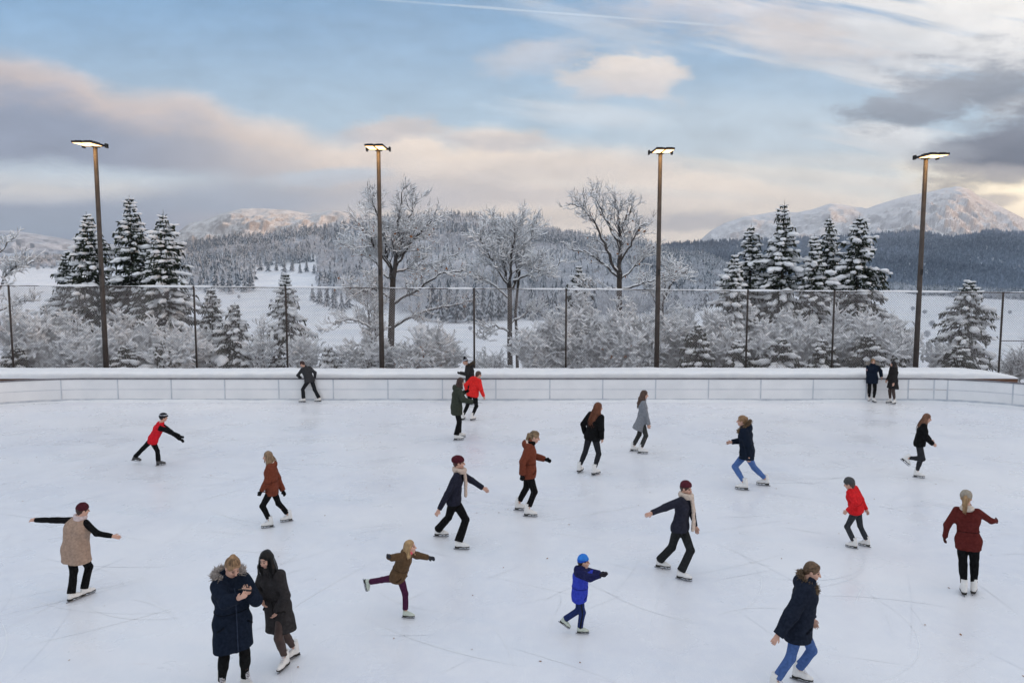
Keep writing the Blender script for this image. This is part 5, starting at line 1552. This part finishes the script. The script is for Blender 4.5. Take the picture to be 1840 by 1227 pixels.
        if col2:
            fn = J['where']
            def pj(P):
                Q = (P - ch) @ BF.T / s
                ar = np.array([np.min([np.linalg.norm(np.cross(P - a_, nrm(b_ - a_)), axis=1) + 9 * (((P - a_) @ nrm(b_ - a_) < -.02) | ((P - a_) @ nrm(b_ - a_) > np.linalg.norm(b_ - a_) + .05)) for a_, b_ in ((S[k], EL[k]), (EL[k], WR[k]))], axis=0) for k in 'lr']).min(0) < .09 * s
                return fn(Q, ar).astype(int)
            jo = F.build(J.get('name', 'jacket'), [cl(col), cl(col2)], root, off, pj)
        else: jo = F.build(J.get('name', 'jacket'), [cl(col)], root, off)
        if dist < 16.5 and J.get('name') is None:
            # front zip, pocket flaps and cuffs lie on the cloth
            from mathutils.bvhtree import BVHTree
            bv = BVHTree.FromPolygons([v.co[:] for v in jo.data.vertices], [p_.vertices[:] for p_ in jo.data.polygons])
            def surf(p_, d_):
                h = bv.ray_cast(Vector(p_ - off + d_ * .6), Vector(-d_))
                return None if h[0] is None else np.array(h[0]) + off + np.array(h[1]) * .003
            trim = cl(tuple(min(1, x * 2.2 + .012) for x in col)); dark = cl(tuple(x * .45 for x in col))
            zp = [surf(NK + (hemc - NK) * u + lf * .012, fw) for u in np.linspace(.08, .97, 26)]
            zp = [z_ for z_ in zp if z_ is not None]
            if len(zp) > 3 and not J.get('belt'):
                b = MB(); b.tube(zp, .0075 * s, 6); b.build('zip', [trim], jo, True, offset=off)
            for a_ in (1, -1):
                d_ = nrm(fw + lf * a_ * .55)
                fp = [surf(PV + up * .03 * s + lf * a_ * u * s - up * (.02 * q_), d_) for q_, u in enumerate((.055, .085, .115, .145))]
                fp = [z_ for z_ in fp if z_ is not None]
                if len(fp) > 2:
                    b = MB(); b.tube(fp, .013 * s, 6); b.build('pocket_flap', [dark], jo, True, offset=off)
            # the seam round the waist
            ws = [surf(wa + lf * math.cos(t_) * .0, nrm(lf * math.cos(t_) + fw * math.sin(t_))) for t_ in np.linspace(0, 2 * math.pi, 40)]
            ws = [z_ for z_ in ws if z_ is not None and np.linalg.norm(z_ - wa) < .30 * s]
            if len(ws) > 30 and not J.get('belt'):
                b = MB(); b.tube(ws, .006 * s, 5, cap=False); b.build('waist_seam', [dark], jo, True, offset=off)
        if J.get('sleeves'):
            F = Field(hg, lo, hi)
            F.cone(NK + lf * .10 * s - up * .06 * s, NK - lf * .10 * s - up * .06 * s, .07 * s, .07 * s, .03)
            for k in 'lr':
                dn = nrm(WR[k] - EL[k])
                F.cone(S[k] + (NK - S[k]) * .2, EL[k], .062 * s, .052 * s, .04); F.cone(EL[k], WR[k] + dn * .02, .052 * s, .040 * s, .02, [(WR[k], dn)])
            F.wrinkle(.004, rgs, 18); F.build('sweater', [cl(J['sleeves'])], root, off)
        if J.get('belt'):
            b = MB(); a = np.linspace(0, 2 * math.pi, 25)
            ring = [wa - up * .02 * s + lf * math.cos(t) * (.168 + p) * s + fw * math.sin(t) * (.112 + p) * s for t in a]
            b.tube(ring, .017 * s, 6, cap=False)
            kx = wa - up * .02 * s + fw * (.118 + p) * s
            b.tube([kx, kx - up * .10 * s + lf * .02, kx - up * .26 * s + lf * .03 + fw * .02], [.02 * s, .016 * s, .014 * s], 6)
            b.build('belt', [cl(J['belt'])], root, True, offset=off)
        if J.get('lining'):
            F = Field(hg, NK - .25, NK + .25)
            hc = NK + up * .035 * s - fw * .055 * s
            F.ell(hc, np.array([.105, .065, .06]) * s, BF, .02); F.wrinkle(.004, 3, 30)
            F.build('hood_lining', [cl(J['lining'])], root, off)
    # ------------------------------------------------ gloves
    if gloves:
        for k in 'lr':
            F = Field(hb, WR[k] - .3, WR[k] + .3)
            hand(F, k, .0035)
            dn = nrm(WR[k] - EL[k]); F.cone(WR[k] - dn * .05, WR[k] + dn * .01, .037 * s, .034 * s, .01)
            F.build('glove', [cl(gloves)], root, off)
    # ------------------------------------------------ hair
    if hair:
        st = hair['style']; col = hair['col']; hmx = hm_(col)
        down = np.array([0, 0, -1.]); F = Field(hb, C - .5, C + .35) if st != 'long' else Field(hb, C - np.array([.45, .45, .75]), C + .35)
        front = [(hp(0, .0, .055), nrm(hf * .8 - hu * .75))]           # keeps the face open
        F.ell(hp(0, -.016, .036), np.array([.087, .106, .098]) * q, HF, .01, [(hp(0, .086, .06), nrm(hf - hu * .55))])
        F.cone(hp(0, -.05, -.02), hp(0, -.045, -.065), .066 * q, .045 * q, .03)
        F.sub(hp(0, .105, -.03), np.array([.070, .068, .096]) * q, HF, .02)
        strands = []
        bk = -hf; rg = np.random.default_rng(rgs)
        if st == 'bun':
            bp = hair.get('bunpos', (-.075, .10)); F.ell(hp(0, bp[0], bp[1]), np.array([.042, .042, .040]) * q, HF, .012)
        if st == 'pony':
            r0 = hp(0, -.105, .045); dr = hair.get('dir', np.zeros(3)); L = hair.get('len', .24)
            p1 = r0 + bk * .045 + down * .03; p2 = p1 + nrm(down + bk * .25 + dr) * L * .5; p3 = p2 + nrm(down + dr * .7) * L * .5
            F.cone(r0, p1, .018, .026, .01); F.cone(p1, p2, .028, .030, .015); F.cone(p2, p3, .030, .012, .015)
            strands = [(r0, p1, p2, p3, .022)] * 26
        if st in ('long', 'bob'):
            L = hair.get('len', .42); dr = hair.get('dir', np.zeros(3)); side = hair.get('front', 0.)
            for a in np.linspace(-1, 1, 7):
                r0 = hp(.078 * math.sin(a * 1.5), -.085 * math.cos(a * 1.5) + .0, .0)
                p1 = r0 + nrm(down + bk * .35 * (1 - abs(a)) + dr * .4) * .14 * q + hl * a * .03
                p2 = p1 + nrm(down + bk * .10 + dr) * (L - .14) * q * .55; p3 = p2 + nrm(down + dr) * (L - .14) * q * .45
                F.cone(r0, p1, .032 * q, .036 * q, .03); F.cone(p1, p2, .036 * q, .034 * q, .03); F.cone(p2, p3, .034 * q, .014 * q, .03)
                strands += [(r0, p1, p2, p3, .034)] * 9
            if side:
                for a in (1, -1):
                    r0 = hp(.080 * a, .0, .02); p1 = hp(.090 * a, .02, -.11); p2 = p1 + down * side * .5 + hf * .02; p3 = p2 + down * side * .5
                    F.cone(r0, p1, .022, .026, .02); F.cone(p1, p2, .026, .026, .02); F.cone(p2, p3, .026, .01, .02)
                    strands += [(r0, p1, p2, p3, .02)] * 12
        F.wrinkle(.0035, rgs + 2, 60, (1.6, 1.6, .25))
        ho = F.build('hair', [hmx], root, off)
        if dist < 14.5 and st in ('bun', 'pony') and not hat:
            # combed strands over the scalp, gathered at the back
            cen = hp(0, -.016, .036); rad = np.array([.0885, .1075, .0995]) * q
            bp = hair.get('bunpos', (-.075, .10)) if st == 'bun' else (-.105, .045)
            g1 = nrm(np.array([0, bp[0] + .016, bp[1] - .036]) / np.array([.0885, .1075, .0995]))
            b = MB()
            for i_ in range(150):
                a_ = rg.uniform(-2.2, 2.2); g0 = nrm(np.array([math.sin(a_), math.cos(a_) * .85 + .05, .42 + .25 * math.cos(a_) - .5 * (abs(a_) > 1.3)]))
                w_ = [nrm(g0 * (1 - u) + g1 * u + rg.standard_normal(3) * .02) for u in np.linspace(0, .97, 6)]
                b.tube([cen + (hl * v_[0] * rad[0] + hf * v_[1] * rad[1] + hu * v_[2] * rad[2]) * rg.uniform(.985, 1.02) for v_ in w_], [.002, .0042, .0045, .0045, .004, .003], 4, mi=int(rg.random() < .5), cap=False)
            b.build('hair_strands', [hmx, hm_(tuple(x * .45 for x in col))], ho, True, offset=off)
        if strands:
            b = MB()
            for r0, p1, p2, p3, w in strands:
                o = rg.standard_normal(3) * w * .75; o2 = o + rg.standard_normal(3) * w * .3
                t = np.linspace(0, 1, 6)[:, None]
                c4 = [r0 + o * .5, p1 + o, p2 + o2, p3 + o2 * .8 + down * rg.uniform(-.03, .05)]
                pts = (1 - t) ** 3 * c4[0] + 3 * (1 - t) ** 2 * t * c4[1] + 3 * (1 - t) * t ** 2 * c4[2] + t ** 3 * c4[3]
                b.tube(pts, [.006, .008, .008, .007, .006, .002], 4)
            b.build('hair_strands', [hmx], ho, True, offset=off)
    # ------------------------------------------------ hats
    if hat:
        F = Field(hb, C - .3, C + .36); ty = hat['type']; hc_ = cl(hat['col'])
        brow = hat.get('brow', .035)
        cutp = [(hp(0, 0, brow), nrm(-hu + hf * hat.get('tilt', .25)))]
        if ty == 'beanie': F.ell(hp(0, -.014, .045), np.array([.096, .114, hat.get('h', .105)]) * q, HF, .01, cutp)
        if ty == 'beret':
            F.ell(hp(0, -.020, .045), np.array([.098, .118, .100]) * q, HF, .02, cutp)
            F.ell(hp(0, -.045, .055), np.array([.104, .108, .078]) * q, HF, .03)
        if ty == 'helmet':
            F.ell(hp(0, -.012, .050), np.array([.112, .134, .112]) * q, HF, .01, cutp)
            F.cone(hp(-.055, .115, .055), hp(.055, .115, .055), .02 * q, .02 * q, .02)
        if ty != 'helmet': F.wrinkle(.003, rgs, 55)
        c2 = hat.get('col2')
        if c2:
            z0, z1 = hat.get('band', (.03, .075))
            F.build('hat' if ty != 'helmet' else 'helmet', [hc_, cl(c2)], root, off, lambda P: (((P - C) @ HF.T / q)[:, 2] > z0).astype(int) * (((P - C) @ HF.T / q)[:, 2] < z1).astype(int))
        else: F.build('hat' if ty != 'helmet' else 'helmet', [hc_], root, off)
        if hat.get('pom'):
            b = MB(); rg = np.random.default_rng(1); d = rg.standard_normal((260, 3)); d /= np.linalg.norm(d, axis=1, keepdims=True)
            pc = hp(0, -.02, .175); b.prisms(np.repeat(pc[None], 260, 0), pc + d * .05 * q, .008, .004, 3); b.build('pompom', [hc_], root, offset=off)
    if scarf:
        F = Field(hb, NK - .75, NK + .35); a = np.linspace(0, 2 * math.pi, 13)
        w = scarf.get('w', 1.)
        for r_, z_ in ((.088, .030), (.095, .066)):
            rp = [NK + up * z_ * s + hf * .018 * s + (lf * math.cos(t) * r_ + fw * math.sin(t) * r_ * 1.02) * s * w for t in a]
            for u, v in zip(rp[:-1], rp[1:]): F.cone(u, v, .032 * s * w, .032 * s * w, .02)
        if scarf.get('tail'):
            sd = scarf.get('side', .3)
            for o_ in (-.028, 0, .028):
                t0 = NK + up * .02 * s + fw * .115 * s + lf * (sd * .12 + o_) * s; t1 = NK - up * .20 * s + fw * .165 * s + lf * (sd * .2 + o_) * s
                t2 = t1 - np.array([0, 0, 1.]) * scarf['tail'] * s + fw * scarf.get('fly', 0.) * s
                F.cone(t0, t1, .026 * s, .024 * s, .02); F.cone(t1, t2, .024 * s, .024 * s, .02)
        F.wrinkle(.005, rgs + 9, 34)
        F.build('scarf', [cl(scarf['col'])], root, off)
    if fur:
        rg = np.random.default_rng(rgs); n = 1500; b = MB(); A_, B_ = [], []
        op = fur.get('open', .5)              # ring round the opening of a hood lying on the shoulders
        rc = NK + up * fur.get('z', .035) * s - fw * fur.get('back', .02) * s
        ru, rv = lf, nrm(fw * .85 - up * fur.get('slope', .5))
        r1, r2 = fur.get('r', (.150, .135))
        for t in rg.uniform(R(90 + fur.get('gap', 25)), R(450 - fur.get('gap', 25)), n):
            o = ru * math.cos(t) * r1 * s + rv * math.sin(t) * r2 * s
            p = rc + o + rg.standard_normal(3) * .012 * s
            dv = nrm(nrm(o) * .6 + rg.standard_normal(3) * .55 + up * .35)
            A_.append(p); B_.append(p + dv * rg.uniform(.04, .085) * s * fur.get('len', 1.))
        b.prisms(A_, B_, .0085 * s, .0015, 3); b.build('fur_trim', [furm(fur['col'])], root, offset=off)
    if hood:                                                  # a hood worn up
        F = Field(hb, C - .35, C + .35)
        F.ell(hp(0, -.03, .025), np.array([.112, .125, .135]) * q, HF, .02); F.cone(hp(0, -.05, -.05), NK - up * .0, .10 * q, .10 * q, .04)
        F.sub(hp(0, .115, -.02), np.array([.068, .085, .105]) * q, HF, .02)
        F.wrinkle(.004, rgs, 40); F.build('hood', [cl(hood)], root, off)
    for k in 'lr':
        b_, taz, tp = FT[k]
        skate(root, b_ - off, taz, tp, s * .9, skates, dist < 14, bool(legs) and legs.get('wide', 0) >= .015)
    J = dict(root=root, off=off, WR=WR, EL=EL, S=S, PV=PV, NK=NK, f=f, lf=lf, up=up, fw=fw, grip=grip, s=s, C=C)
    L1 = {k: (round(float(np.linalg.norm(WR[k] - S[k]) / s), 2), round(float(np.linalg.norm(AN[k] - HP[k]) / s), 2)) for k in 'lr'}
    print('P', label[:38], 'Y%.1f' % gY, 'torso %.2f head %.2f' % (np.linalg.norm(NK - PV) / s, np.linalg.norm(HD - NK) / s), 'arm/leg', L1)
    return J
# ================================================================= the people on the ice
TIGHT = mat('sheer_tights', (.045, .028, .025), .6, (.07, .045, .038), scale=20)
BLK = (.0045, .0045, .005); NAVY = (.0055, .010, .021); DKGREY = (.027, .025, .026); RUST = (.135, .036, .020)
P1 = person('blonde woman in navy fur hooded parka looking down at a phone', 1.70, 163, (418, 1018), (414, 1042), (417, 1116),
    {'r': ('g', 400, 1248, 175), 'l': ('g', 446, 1240, 150)}, {'r': (429, 1074, -.30, 372, 1102, -.05), 'l': (447, 1064, -.26, 462, 1078, -.02)},
    jacket=dict(col=NAVY, hem=.33, puff=.030, flare=.012, cuff=.006, hoodback=1.0), legs=dict(col=BLK, hem=.05), hair=dict(style='bun', col=(.21, .13, .07), bunpos=(-.055, .118)),
    fur=dict(col=(.52, .47, .44), r=(.145, .115), back=.065, z=.055, slope=.15, gap=50, len=.85), haz=152, hpitch=34, nd=-.02, hd=-.07, extra=dict(palm={'l': (-.5, .3, .8), 'r': (.5, .3, .8)}, curl={'l': .95, 'r': .95}))
P2 = person('black haired woman in belted charcoal coat leaning towards the phone', 1.64, 222, (478, 1004), (488, 1027), (503, 1100),
    {'l': ('g', 509, 1203, 213), 'r': ('g', 524, 1184, 236)}, {'l': (499, 1097, -.06, 520, 1072, -.1), 'r': (471, 1080, -.12, 466, 1060, 0)},
    jacket=dict(col=DKGREY, hem=.36, puff=.014, flare=.03, waist=.012, belt=(.016, .015, .016), cuff=.008), legs=dict(col=BLK, hem=.16, tight=1, sheer=TIGHT, name='tights'),
    hair=dict(style='bob', col=(.0025, .0022, .0025), len=.24, front=.09), haz=218, hpitch=20, nd=-.05, hd=-.05, scarf=dict(col=(.024, .022, .023), w=.8))
person('skater in beige waistcoat and maroon hat, arms stretched wide', 1.66, 35, (149, 916), (141, 934), (134, 1000),
    {'l': ('g', 135, 1078, 60), 'r': ('g', 158, 1069, 60)}, {'l': (64, 934, .05), 'r': (202, 963, -.05)},
    jacket=dict(col=(.30, .215, .165), hem=.24, puff=.045, flare=.02, sleeveless=1, sleeves=BLK, name='waistcoat'), legs=dict(col=BLK, hem=.02, wide=.02), hat=dict(type='beanie', col=(.055, .012, .018), brow=.02),
    hair=dict(style='bun', col=(.03, .015, .012), bunpos=(-.06, -.04)), scarf=dict(col=(.50, .42, .42), w=.85), haz=75, extra=None)
person('child in red and black jacket with black helmet lunging forward', 1.42, 88, (294, 750), (288, 763), (272, 795),
    {'r': ('g', 289, 836, 88), 'l': ('a', 243, 820, .12, 80, 18)}, {'r': (322, 783, -.05), 'l': (324, 789, .12)},
    jacket=dict(col=(.50, .012, .022), hem=.08, puff=.02, col2=BLK, where=lambda Q, ar: ar, hoodback=.5), legs=dict(col=BLK, hem=.02, wide=.02), hat=dict(type='helmet', col=(.012, .012, .016), col2=(.45, .47, .52), band=(.085, .105), brow=.01),
    gloves=BLK, skates='b', hpitch=2, hair=dict(style='bun', col=(.02, .015, .012), bunpos=(-.05, .0)))
person('woman in rust jacket with tousled light brown hair gliding left', 1.64, 275, (481, 820), (486, 835), (489, 884),
    {'l': ('g', 481, 948, 268), 'r': ('g', 515, 937, 262)}, {'l': (470, 882, -.06), 'r': (508, 880, .06)},
    jacket=dict(col=RUST, hem=.16, puff=.026, lining=(.55, .47, .42), hoodback=.9), legs=dict(col=BLK, hem=.2, wide=.008), hair=dict(style='bob', col=(.15, .10, .06), len=.14), gloves=BLK)
person('dark haired man bending forward and holding on to the boards', 1.74, 335, (543, 654), (549, 661), (557, 685),
    {'l': ('g', 543, 723, 285), 'r': ('g', 571, 722, 285)}, {'l': (540, 679, .25, 538, 669, 0), 'r': (566, 680, .05, 570, 669, -.1)},
    jacket=dict(col=(.030, .031, .034), hem=.06, puff=.012), legs=dict(col=(.013, .014, .017), hem=.05, wide=.025), hair=dict(style='bun', col=(.028, .012, .010), bunpos=(-.08, .0)), haz=300, hpitch=30, nd=.10)
person('woman in long olive green coat and black trousers near the middle', 1.76, 78, (828, 686), (823, 698), (820, 734),
    {'r': ('g', 824, 791, 82), 'l': ('g', 828, 786, 82)}, {'r': (849, 722, -.05), 'l': (836, 704, .10)},
    jacket=dict(col=(.034, .040, .030), hem=.20, puff=.028, hoodback=1.0, flare=.01), legs=dict(col=BLK, hem=.03, wide=.03), hair=dict(style='bob', col=(.035, .016, .012), len=.18), gloves=BLK, scarf=dict(col=BLK, w=.8))
person('skater in bright red jacket seen from behind beside the olive coat', 1.74, 38, (860, 673), (855, 681), (849, 713),
    {'r': ('g', 850, 755, 40), 'l': ('g', 833, 754, 20)}, {'r': (869, 712, .0), 'l': (838, 705, .0)},
    jacket=dict(col=(.62, .022, .020), hem=.06, puff=.018, hoodback=.9), legs=dict(col=BLK, hem=.12), hair=dict(style='bun', col=(.05, .028, .02), bunpos=(-.07, .0)), haz=65)
person('tall man in black parka and striped bobble hat by the boards', 1.80, 292, (836, 650), (843, 658), (845, 687),
    {'l': ('g', 842, 727, 285), 'r': ('g', 851, 727, 285)}, {'l': (827, 670, -.1), 'r': (850, 690, .1)},
    jacket=dict(col=(.020, .019, .020), hem=.18, puff=.03, hoodback=1.1), legs=dict(col=BLK, hem=.12, wide=.012), hat=dict(type='beanie', col=(.015, .015, .018), col2=(.30, .32, .36), band=(.05, .095), pom=1), fur=dict(col=(.16, .12, .085), back=.05, z=.05, gap=40), gloves=BLK, hpitch=15)
person('woman striding in maroon beret, beige scarf and navy sweater', 1.70, 98, (825, 831), (823, 849), (815, 902),
    {'l': ('g', 830, 987, 102), 'r': ('g', 793, 964, 98)}, {'r': (789, 915, -.10, 800, 880, -.15), 'l': (867, 876, .08)},
    jacket=dict(col=(.014, .015, .026), hem=.05, puff=.004, cuff=.004, wr=.004, name='sweater'), legs=dict(col=BLK, hem=.0, wide=.028), hat=dict(type='beret', col=(.060, .010, .016), brow=.03, tilt=.1),
    hair=dict(style='bun', col=(.05, .015, .012), bunpos=(-.07, -.04)), scarf=dict(col=(.46, .37, .31), tail=.22, side=.3), haz=95, hpitch=4)
person('woman in rust coat with light brown ponytail, black mittens and scarf', 1.68, 93, (961, 785), (952, 799), (950, 853),
    {'r': ('g', 953, 928, 97), 'l': ('g', 936, 917, 95)}, {'r': (938, 852, -.05), 'l': (979, 825, .05)},
    jacket=dict(col=RUST, hem=.13, puff=.024, lining=(.58, .50, .45), hoodback=.9), legs=dict(col=BLK, hem=.2, wide=.012), hair=dict(style='pony', col=(.17, .115, .065), len=.2), scarf=dict(col=BLK, w=.72), gloves=BLK, haz=97, hpitch=16)
person('woman with very long ginger hair in black jacket seen from behind', 1.72, 35, (1075, 732), (1071, 745), (1064, 787),
    {'l': ('g', 1043, 848, 25), 'r': ('g', 1071, 853, 45)}, {'r': (1082, 788, -.02), 'l': (1051, 778, .12)},
    jacket=dict(col=BLK, hem=.07, puff=.016), legs=dict(col=(.017, .018, .022), hem=.16, tight=1), hair=dict(style='long', col=(.085, .026, .010), len=.46, dir=-.28 * _X), haz=62, hpitch=6)
person('woman with long brown hair in flowing grey cardigan coat', 1.72, 88, (1158, 709), (1156, 721), (1153, 759),
    {'r': ('g', 1155, 815, 92), 'l': ('g', 1141, 811, 92)}, {'r': (1165, 762, -.02), 'l': (1164, 761, .02)},
    jacket=dict(col=(.175, .185, .205), hem=.28, puff=.012, flare=.03, swing=(-.45, .1, 0), cuff=.012, name='cardigan'), legs=dict(col=(.035, .037, .036), hem=.14, wide=.01), hair=dict(style='long', col=(.055, .030, .020), len=.40, dir=-.15 * _X), haz=92, hpitch=10)
person('woman in navy parka and blue jeans skating left', 1.68, 278, (1333, 756), (1338, 769), (1343, 816),
    {'r': ('g', 1333, 880, 272), 'l': ('g', 1371, 872, 275)}, {'l': (1345, 820, -.06), 'r': (1315, 794, .05)},
    jacket=dict(col=NAVY, hem=.13, puff=.03, flare=.02, hoodback=1.1), legs=dict(col=(.065, .125, .30), hem=.16, tight=1, name='jeans'), hair=dict(style='bun', col=(.17, .10, .05), bunpos=(-.10, .06)), fur=dict(col=(.28, .19, .11), r=(.14, .15), back=.0, z=.03, slope=.7, gap=5, len=.8), haz=275, hpitch=2)
P15 = person('woman in navy parka with pale fur hood chatting beside the boards', 1.70, 172, (1569, 650), (1568, 657), (1567, 683),
    {'r': ('g', 1561, 721, 185), 'l': ('g', 1571, 723, 150)}, {'r': (1560, 683, -.02), 'l': (1584, 677, .0)},
    jacket=dict(col=NAVY, hem=.20, puff=.03, hoodback=1.1), legs=dict(col=BLK, hem=.14), hair=dict(style='bun', col=(.16, .09, .045), bunpos=(-.08, .05)), fur=dict(col=(.60, .55, .50), r=(.17, .12), back=.05, z=.06, slope=.15, gap=50, len=1.2), haz=170)
person('woman in knee length black coat and dark tights facing the navy parka', 1.70, 240, (1605, 654), (1606, 661), (1605, 687),
    {'r': ('g', 1597, 724, 235), 'l': ('g', 1606, 726, 205)}, {'l': (1606, 688, -.1), 'r': (1594, 683, .0)},
    jacket=dict(col=(.018, .016, .016), hem=.32, puff=.022, flare=.045, hoodback=.8), legs=dict(col=BLK, hem=.16, tight=1, sheer=TIGHT, name='tights'), hair=dict(style='bob', col=(.006, .005, .006), len=.28, front=.06), haz=262)
person('woman with loose brown hair in black jacket kicking one leg back', 1.64, 85, (1666, 751), (1660, 763), (1651, 801),
    {'r': ('g', 1651, 858, 90), 'l': ('a', 1629, 822, -.02, 75, 40)}, {'r': (1676, 797, -.05), 'l': (1672, 790, .1)},
    jacket=dict(col=BLK, hem=.06, puff=.018), legs=dict(col=(.022, .023, .027), hem=.16, tight=1), hair=dict(style='long', col=(.11, .05, .028), len=.36, dir=-.35 * _X), haz=92, hpitch=14)
person('child in red jacket and grey hat leaning left on the ice', 1.30, 290, (1526, 869), (1531, 879), (1541, 928),
    {'l': ('g', 1530, 984, 280), 'r': ('g', 1553, 981, 285)}, {'l': (1523, 917, -.08), 'r': (1556, 914, .03)},
    jacket=dict(col=(.52, .014, .018), hem=.06, puff=.022), legs=dict(col=(.03, .033, .038), hem=.12, wide=.012), hat=dict(type='beanie', col=(.06, .06, .062), brow=.02), hair=dict(style='bun', col=(.05, .04, .035), bunpos=(-.06, -.05)), haz=285, hpitch=18)
person('skater in navy jumper, maroon hat and trailing beige scarf pushing off', 1.62, 112, (1233, 877), (1230, 894), (1219, 966),
    {'l': ('g', 1229, 1042, 108), 'r': ('g', 1191, 1021, 100)}, {'r': (1172, 921, -.05), 'l': (1250, 945, .05)},
    jacket=dict(col=(.018, .019, .030), hem=.06, puff=.006, name='sweater'), legs=dict(col=(.016, .017, .018), hem=.02, wide=.03), hat=dict(type='beanie', col=(.075, .016, .024), brow=.03), scarf=dict(col=(.48, .40, .34), tail=.34, side=.4), hair=dict(style='bun', col=(.04, .02, .016), bunpos=(-.07, -.03)), haz=120)
person('woman in dark red coat seen from behind with blonde ponytail', 1.60, 2, (1736, 894), (1738, 915), (1740, 985),
    {'l': ('g', 1730, 1066, 350), 'r': ('g', 1750, 1065, 8)}, {'l': (1698, 963, '+'), 'r': (1789, 936, '+')},
    jacket=dict(col=(.085, .014, .012), hem=.15, puff=-.002, waist=.010, lining=(.50, .44, .38)), legs=dict(col=BLK, hem=.14), hair=dict(style='pony', col=(.22, .14, .07), len=.2), hat=dict(type='beanie', col=(.26, .23, .19), brow=.0, h=.098), gloves=(.05, .015, .012), haz=5)
person('small child in bright blue winter jacket and blue knitted hat', 1.13, 88, (1049, 1009), (1044, 1024), (1041, 1073),
    {'r': ('g', 1047, 1138, 90), 'l': ('a', 1015, 1112, .02, 100, 32)}, {'r': (1079, 1033, '-'), 'l': (1078, 1030, '+')},
    jacket=dict(col=(.028, .045, .36), hem=.14, puff=.04, flare=.01, hoodback=.9, col2=(.012, .014, .06), where=lambda Q, ar: ar | (Q[:, 2] > .07)), legs=dict(col=(.014, .024, .09), hem=.02, wide=.02, stripe=(.012, .012, .014)), hat=dict(type='beanie', col=(.03, .17, .55), col2=(.015, .075, .42), band=(-.2, .055), brow=.02, h=.115),
    gloves=(.02, .018, .025), skates='g', haz=92, hpitch=0, hair=dict(style='bun', col=(.03, .018, .014), bunpos=(-.06, -.05)))
person('blonde child in brown jacket and plum trousers doing a spiral', 1.27, 118, (737, 982), (731, 994), (714, 1037),
    {'l': ('g', 734, 1110, 108), 'r': ('a', 664, 1045, .30, 110, 78)}, {'r': (699, 1000, '-'), 'l': (769, 1001, '+')},
    jacket=dict(col=(.085, .052, .028), hem=.10, puff=.026, hoodback=.7), legs=dict(col=(.052, .012, .036), hem=.11, wide=.016), hair=dict(style='bob', col=(.26, .17, .085), len=.12), scarf=dict(col=(.62, .10, .14), w=.8), gloves=(.03, .032, .04), skates='g', haz=105, hpitch=-4)
person('big figure in navy parka and blue jeans striding at the lower right', 1.70, 95, (1460, 1026), (1451, 1049), (1434, 1126),
    {'r': ('g', 1400, 1246, 100), 'l': ('g', 1441, 1224, 100)}, {'r': (1398, 1140, -.12), 'l': (1459, 1110, .02)},
    jacket=dict(col=(.009, .013, .024), hem=.20, puff=.045, flare=.02, hoodback=1.2), legs=dict(col=(.055, .105, .26), hem=.14, wide=.012, name='jeans'), hair=dict(style='bun', col=(.085, .052, .03), bunpos=(-.08, .0)), fur=dict(col=(.24, .17, .11), back=-.0, z=.02, gap=5, slope=.6, len=.8, r=(.13, .13)), haz=98, hpitch=14)
# the phone she holds
def phone():
    g = (P1['grip']['l'][0] + P1['grip']['r'][0]) / 2 + np.array([0, .0, .01])
    e = empty('smartphone', g, 'black smartphone held in both hands by the blonde woman', 'phone')
    x = nrm(P1['lf']); n = nrm(np.array([0, .55, .85])); x = nrm(x - n * (x @ n)); y = np.cross(n, x)
    Mx = (np.stack([x, y, n], 1), np.zeros(3))
    b = MB(); b.box((-.072, -.036, -.005), (.072, .036, .005), M=Mx); b.build('case', M['phone'], e)
    b = MB(); b.box((-.066, -.032, .0052), (.066, .032, .0062), M=Mx); b.build('screen', mat('dark_screen', (.02, .022, .03), .12, spec=.6), e)
phone()
# round arm badge of the woman at the boards
def badge():
    S, E = P15['S']['r'], P15['EL']['r']; p = S * .55 + E * .45; d = nrm(E - S); o = nrm(-P15['lf'] * .7 + np.array([0, -1., 0])); o = nrm(o - d * (o @ d))
    b = MB(); b.tube([p + o * .06, p + o * .094], .036, 12); b.build('arm_badge', mat('badge_red', (.5, .03, .04), .7), P15['root'], offset=P15['off'])
    b = MB(); b.tube([p + o * .09, p + o * .097], .024, 12); b.build('arm_badge_centre', mat('badge_white', (.75, .74, .76), .7), P15['root'], offset=P15['off'])
badge()
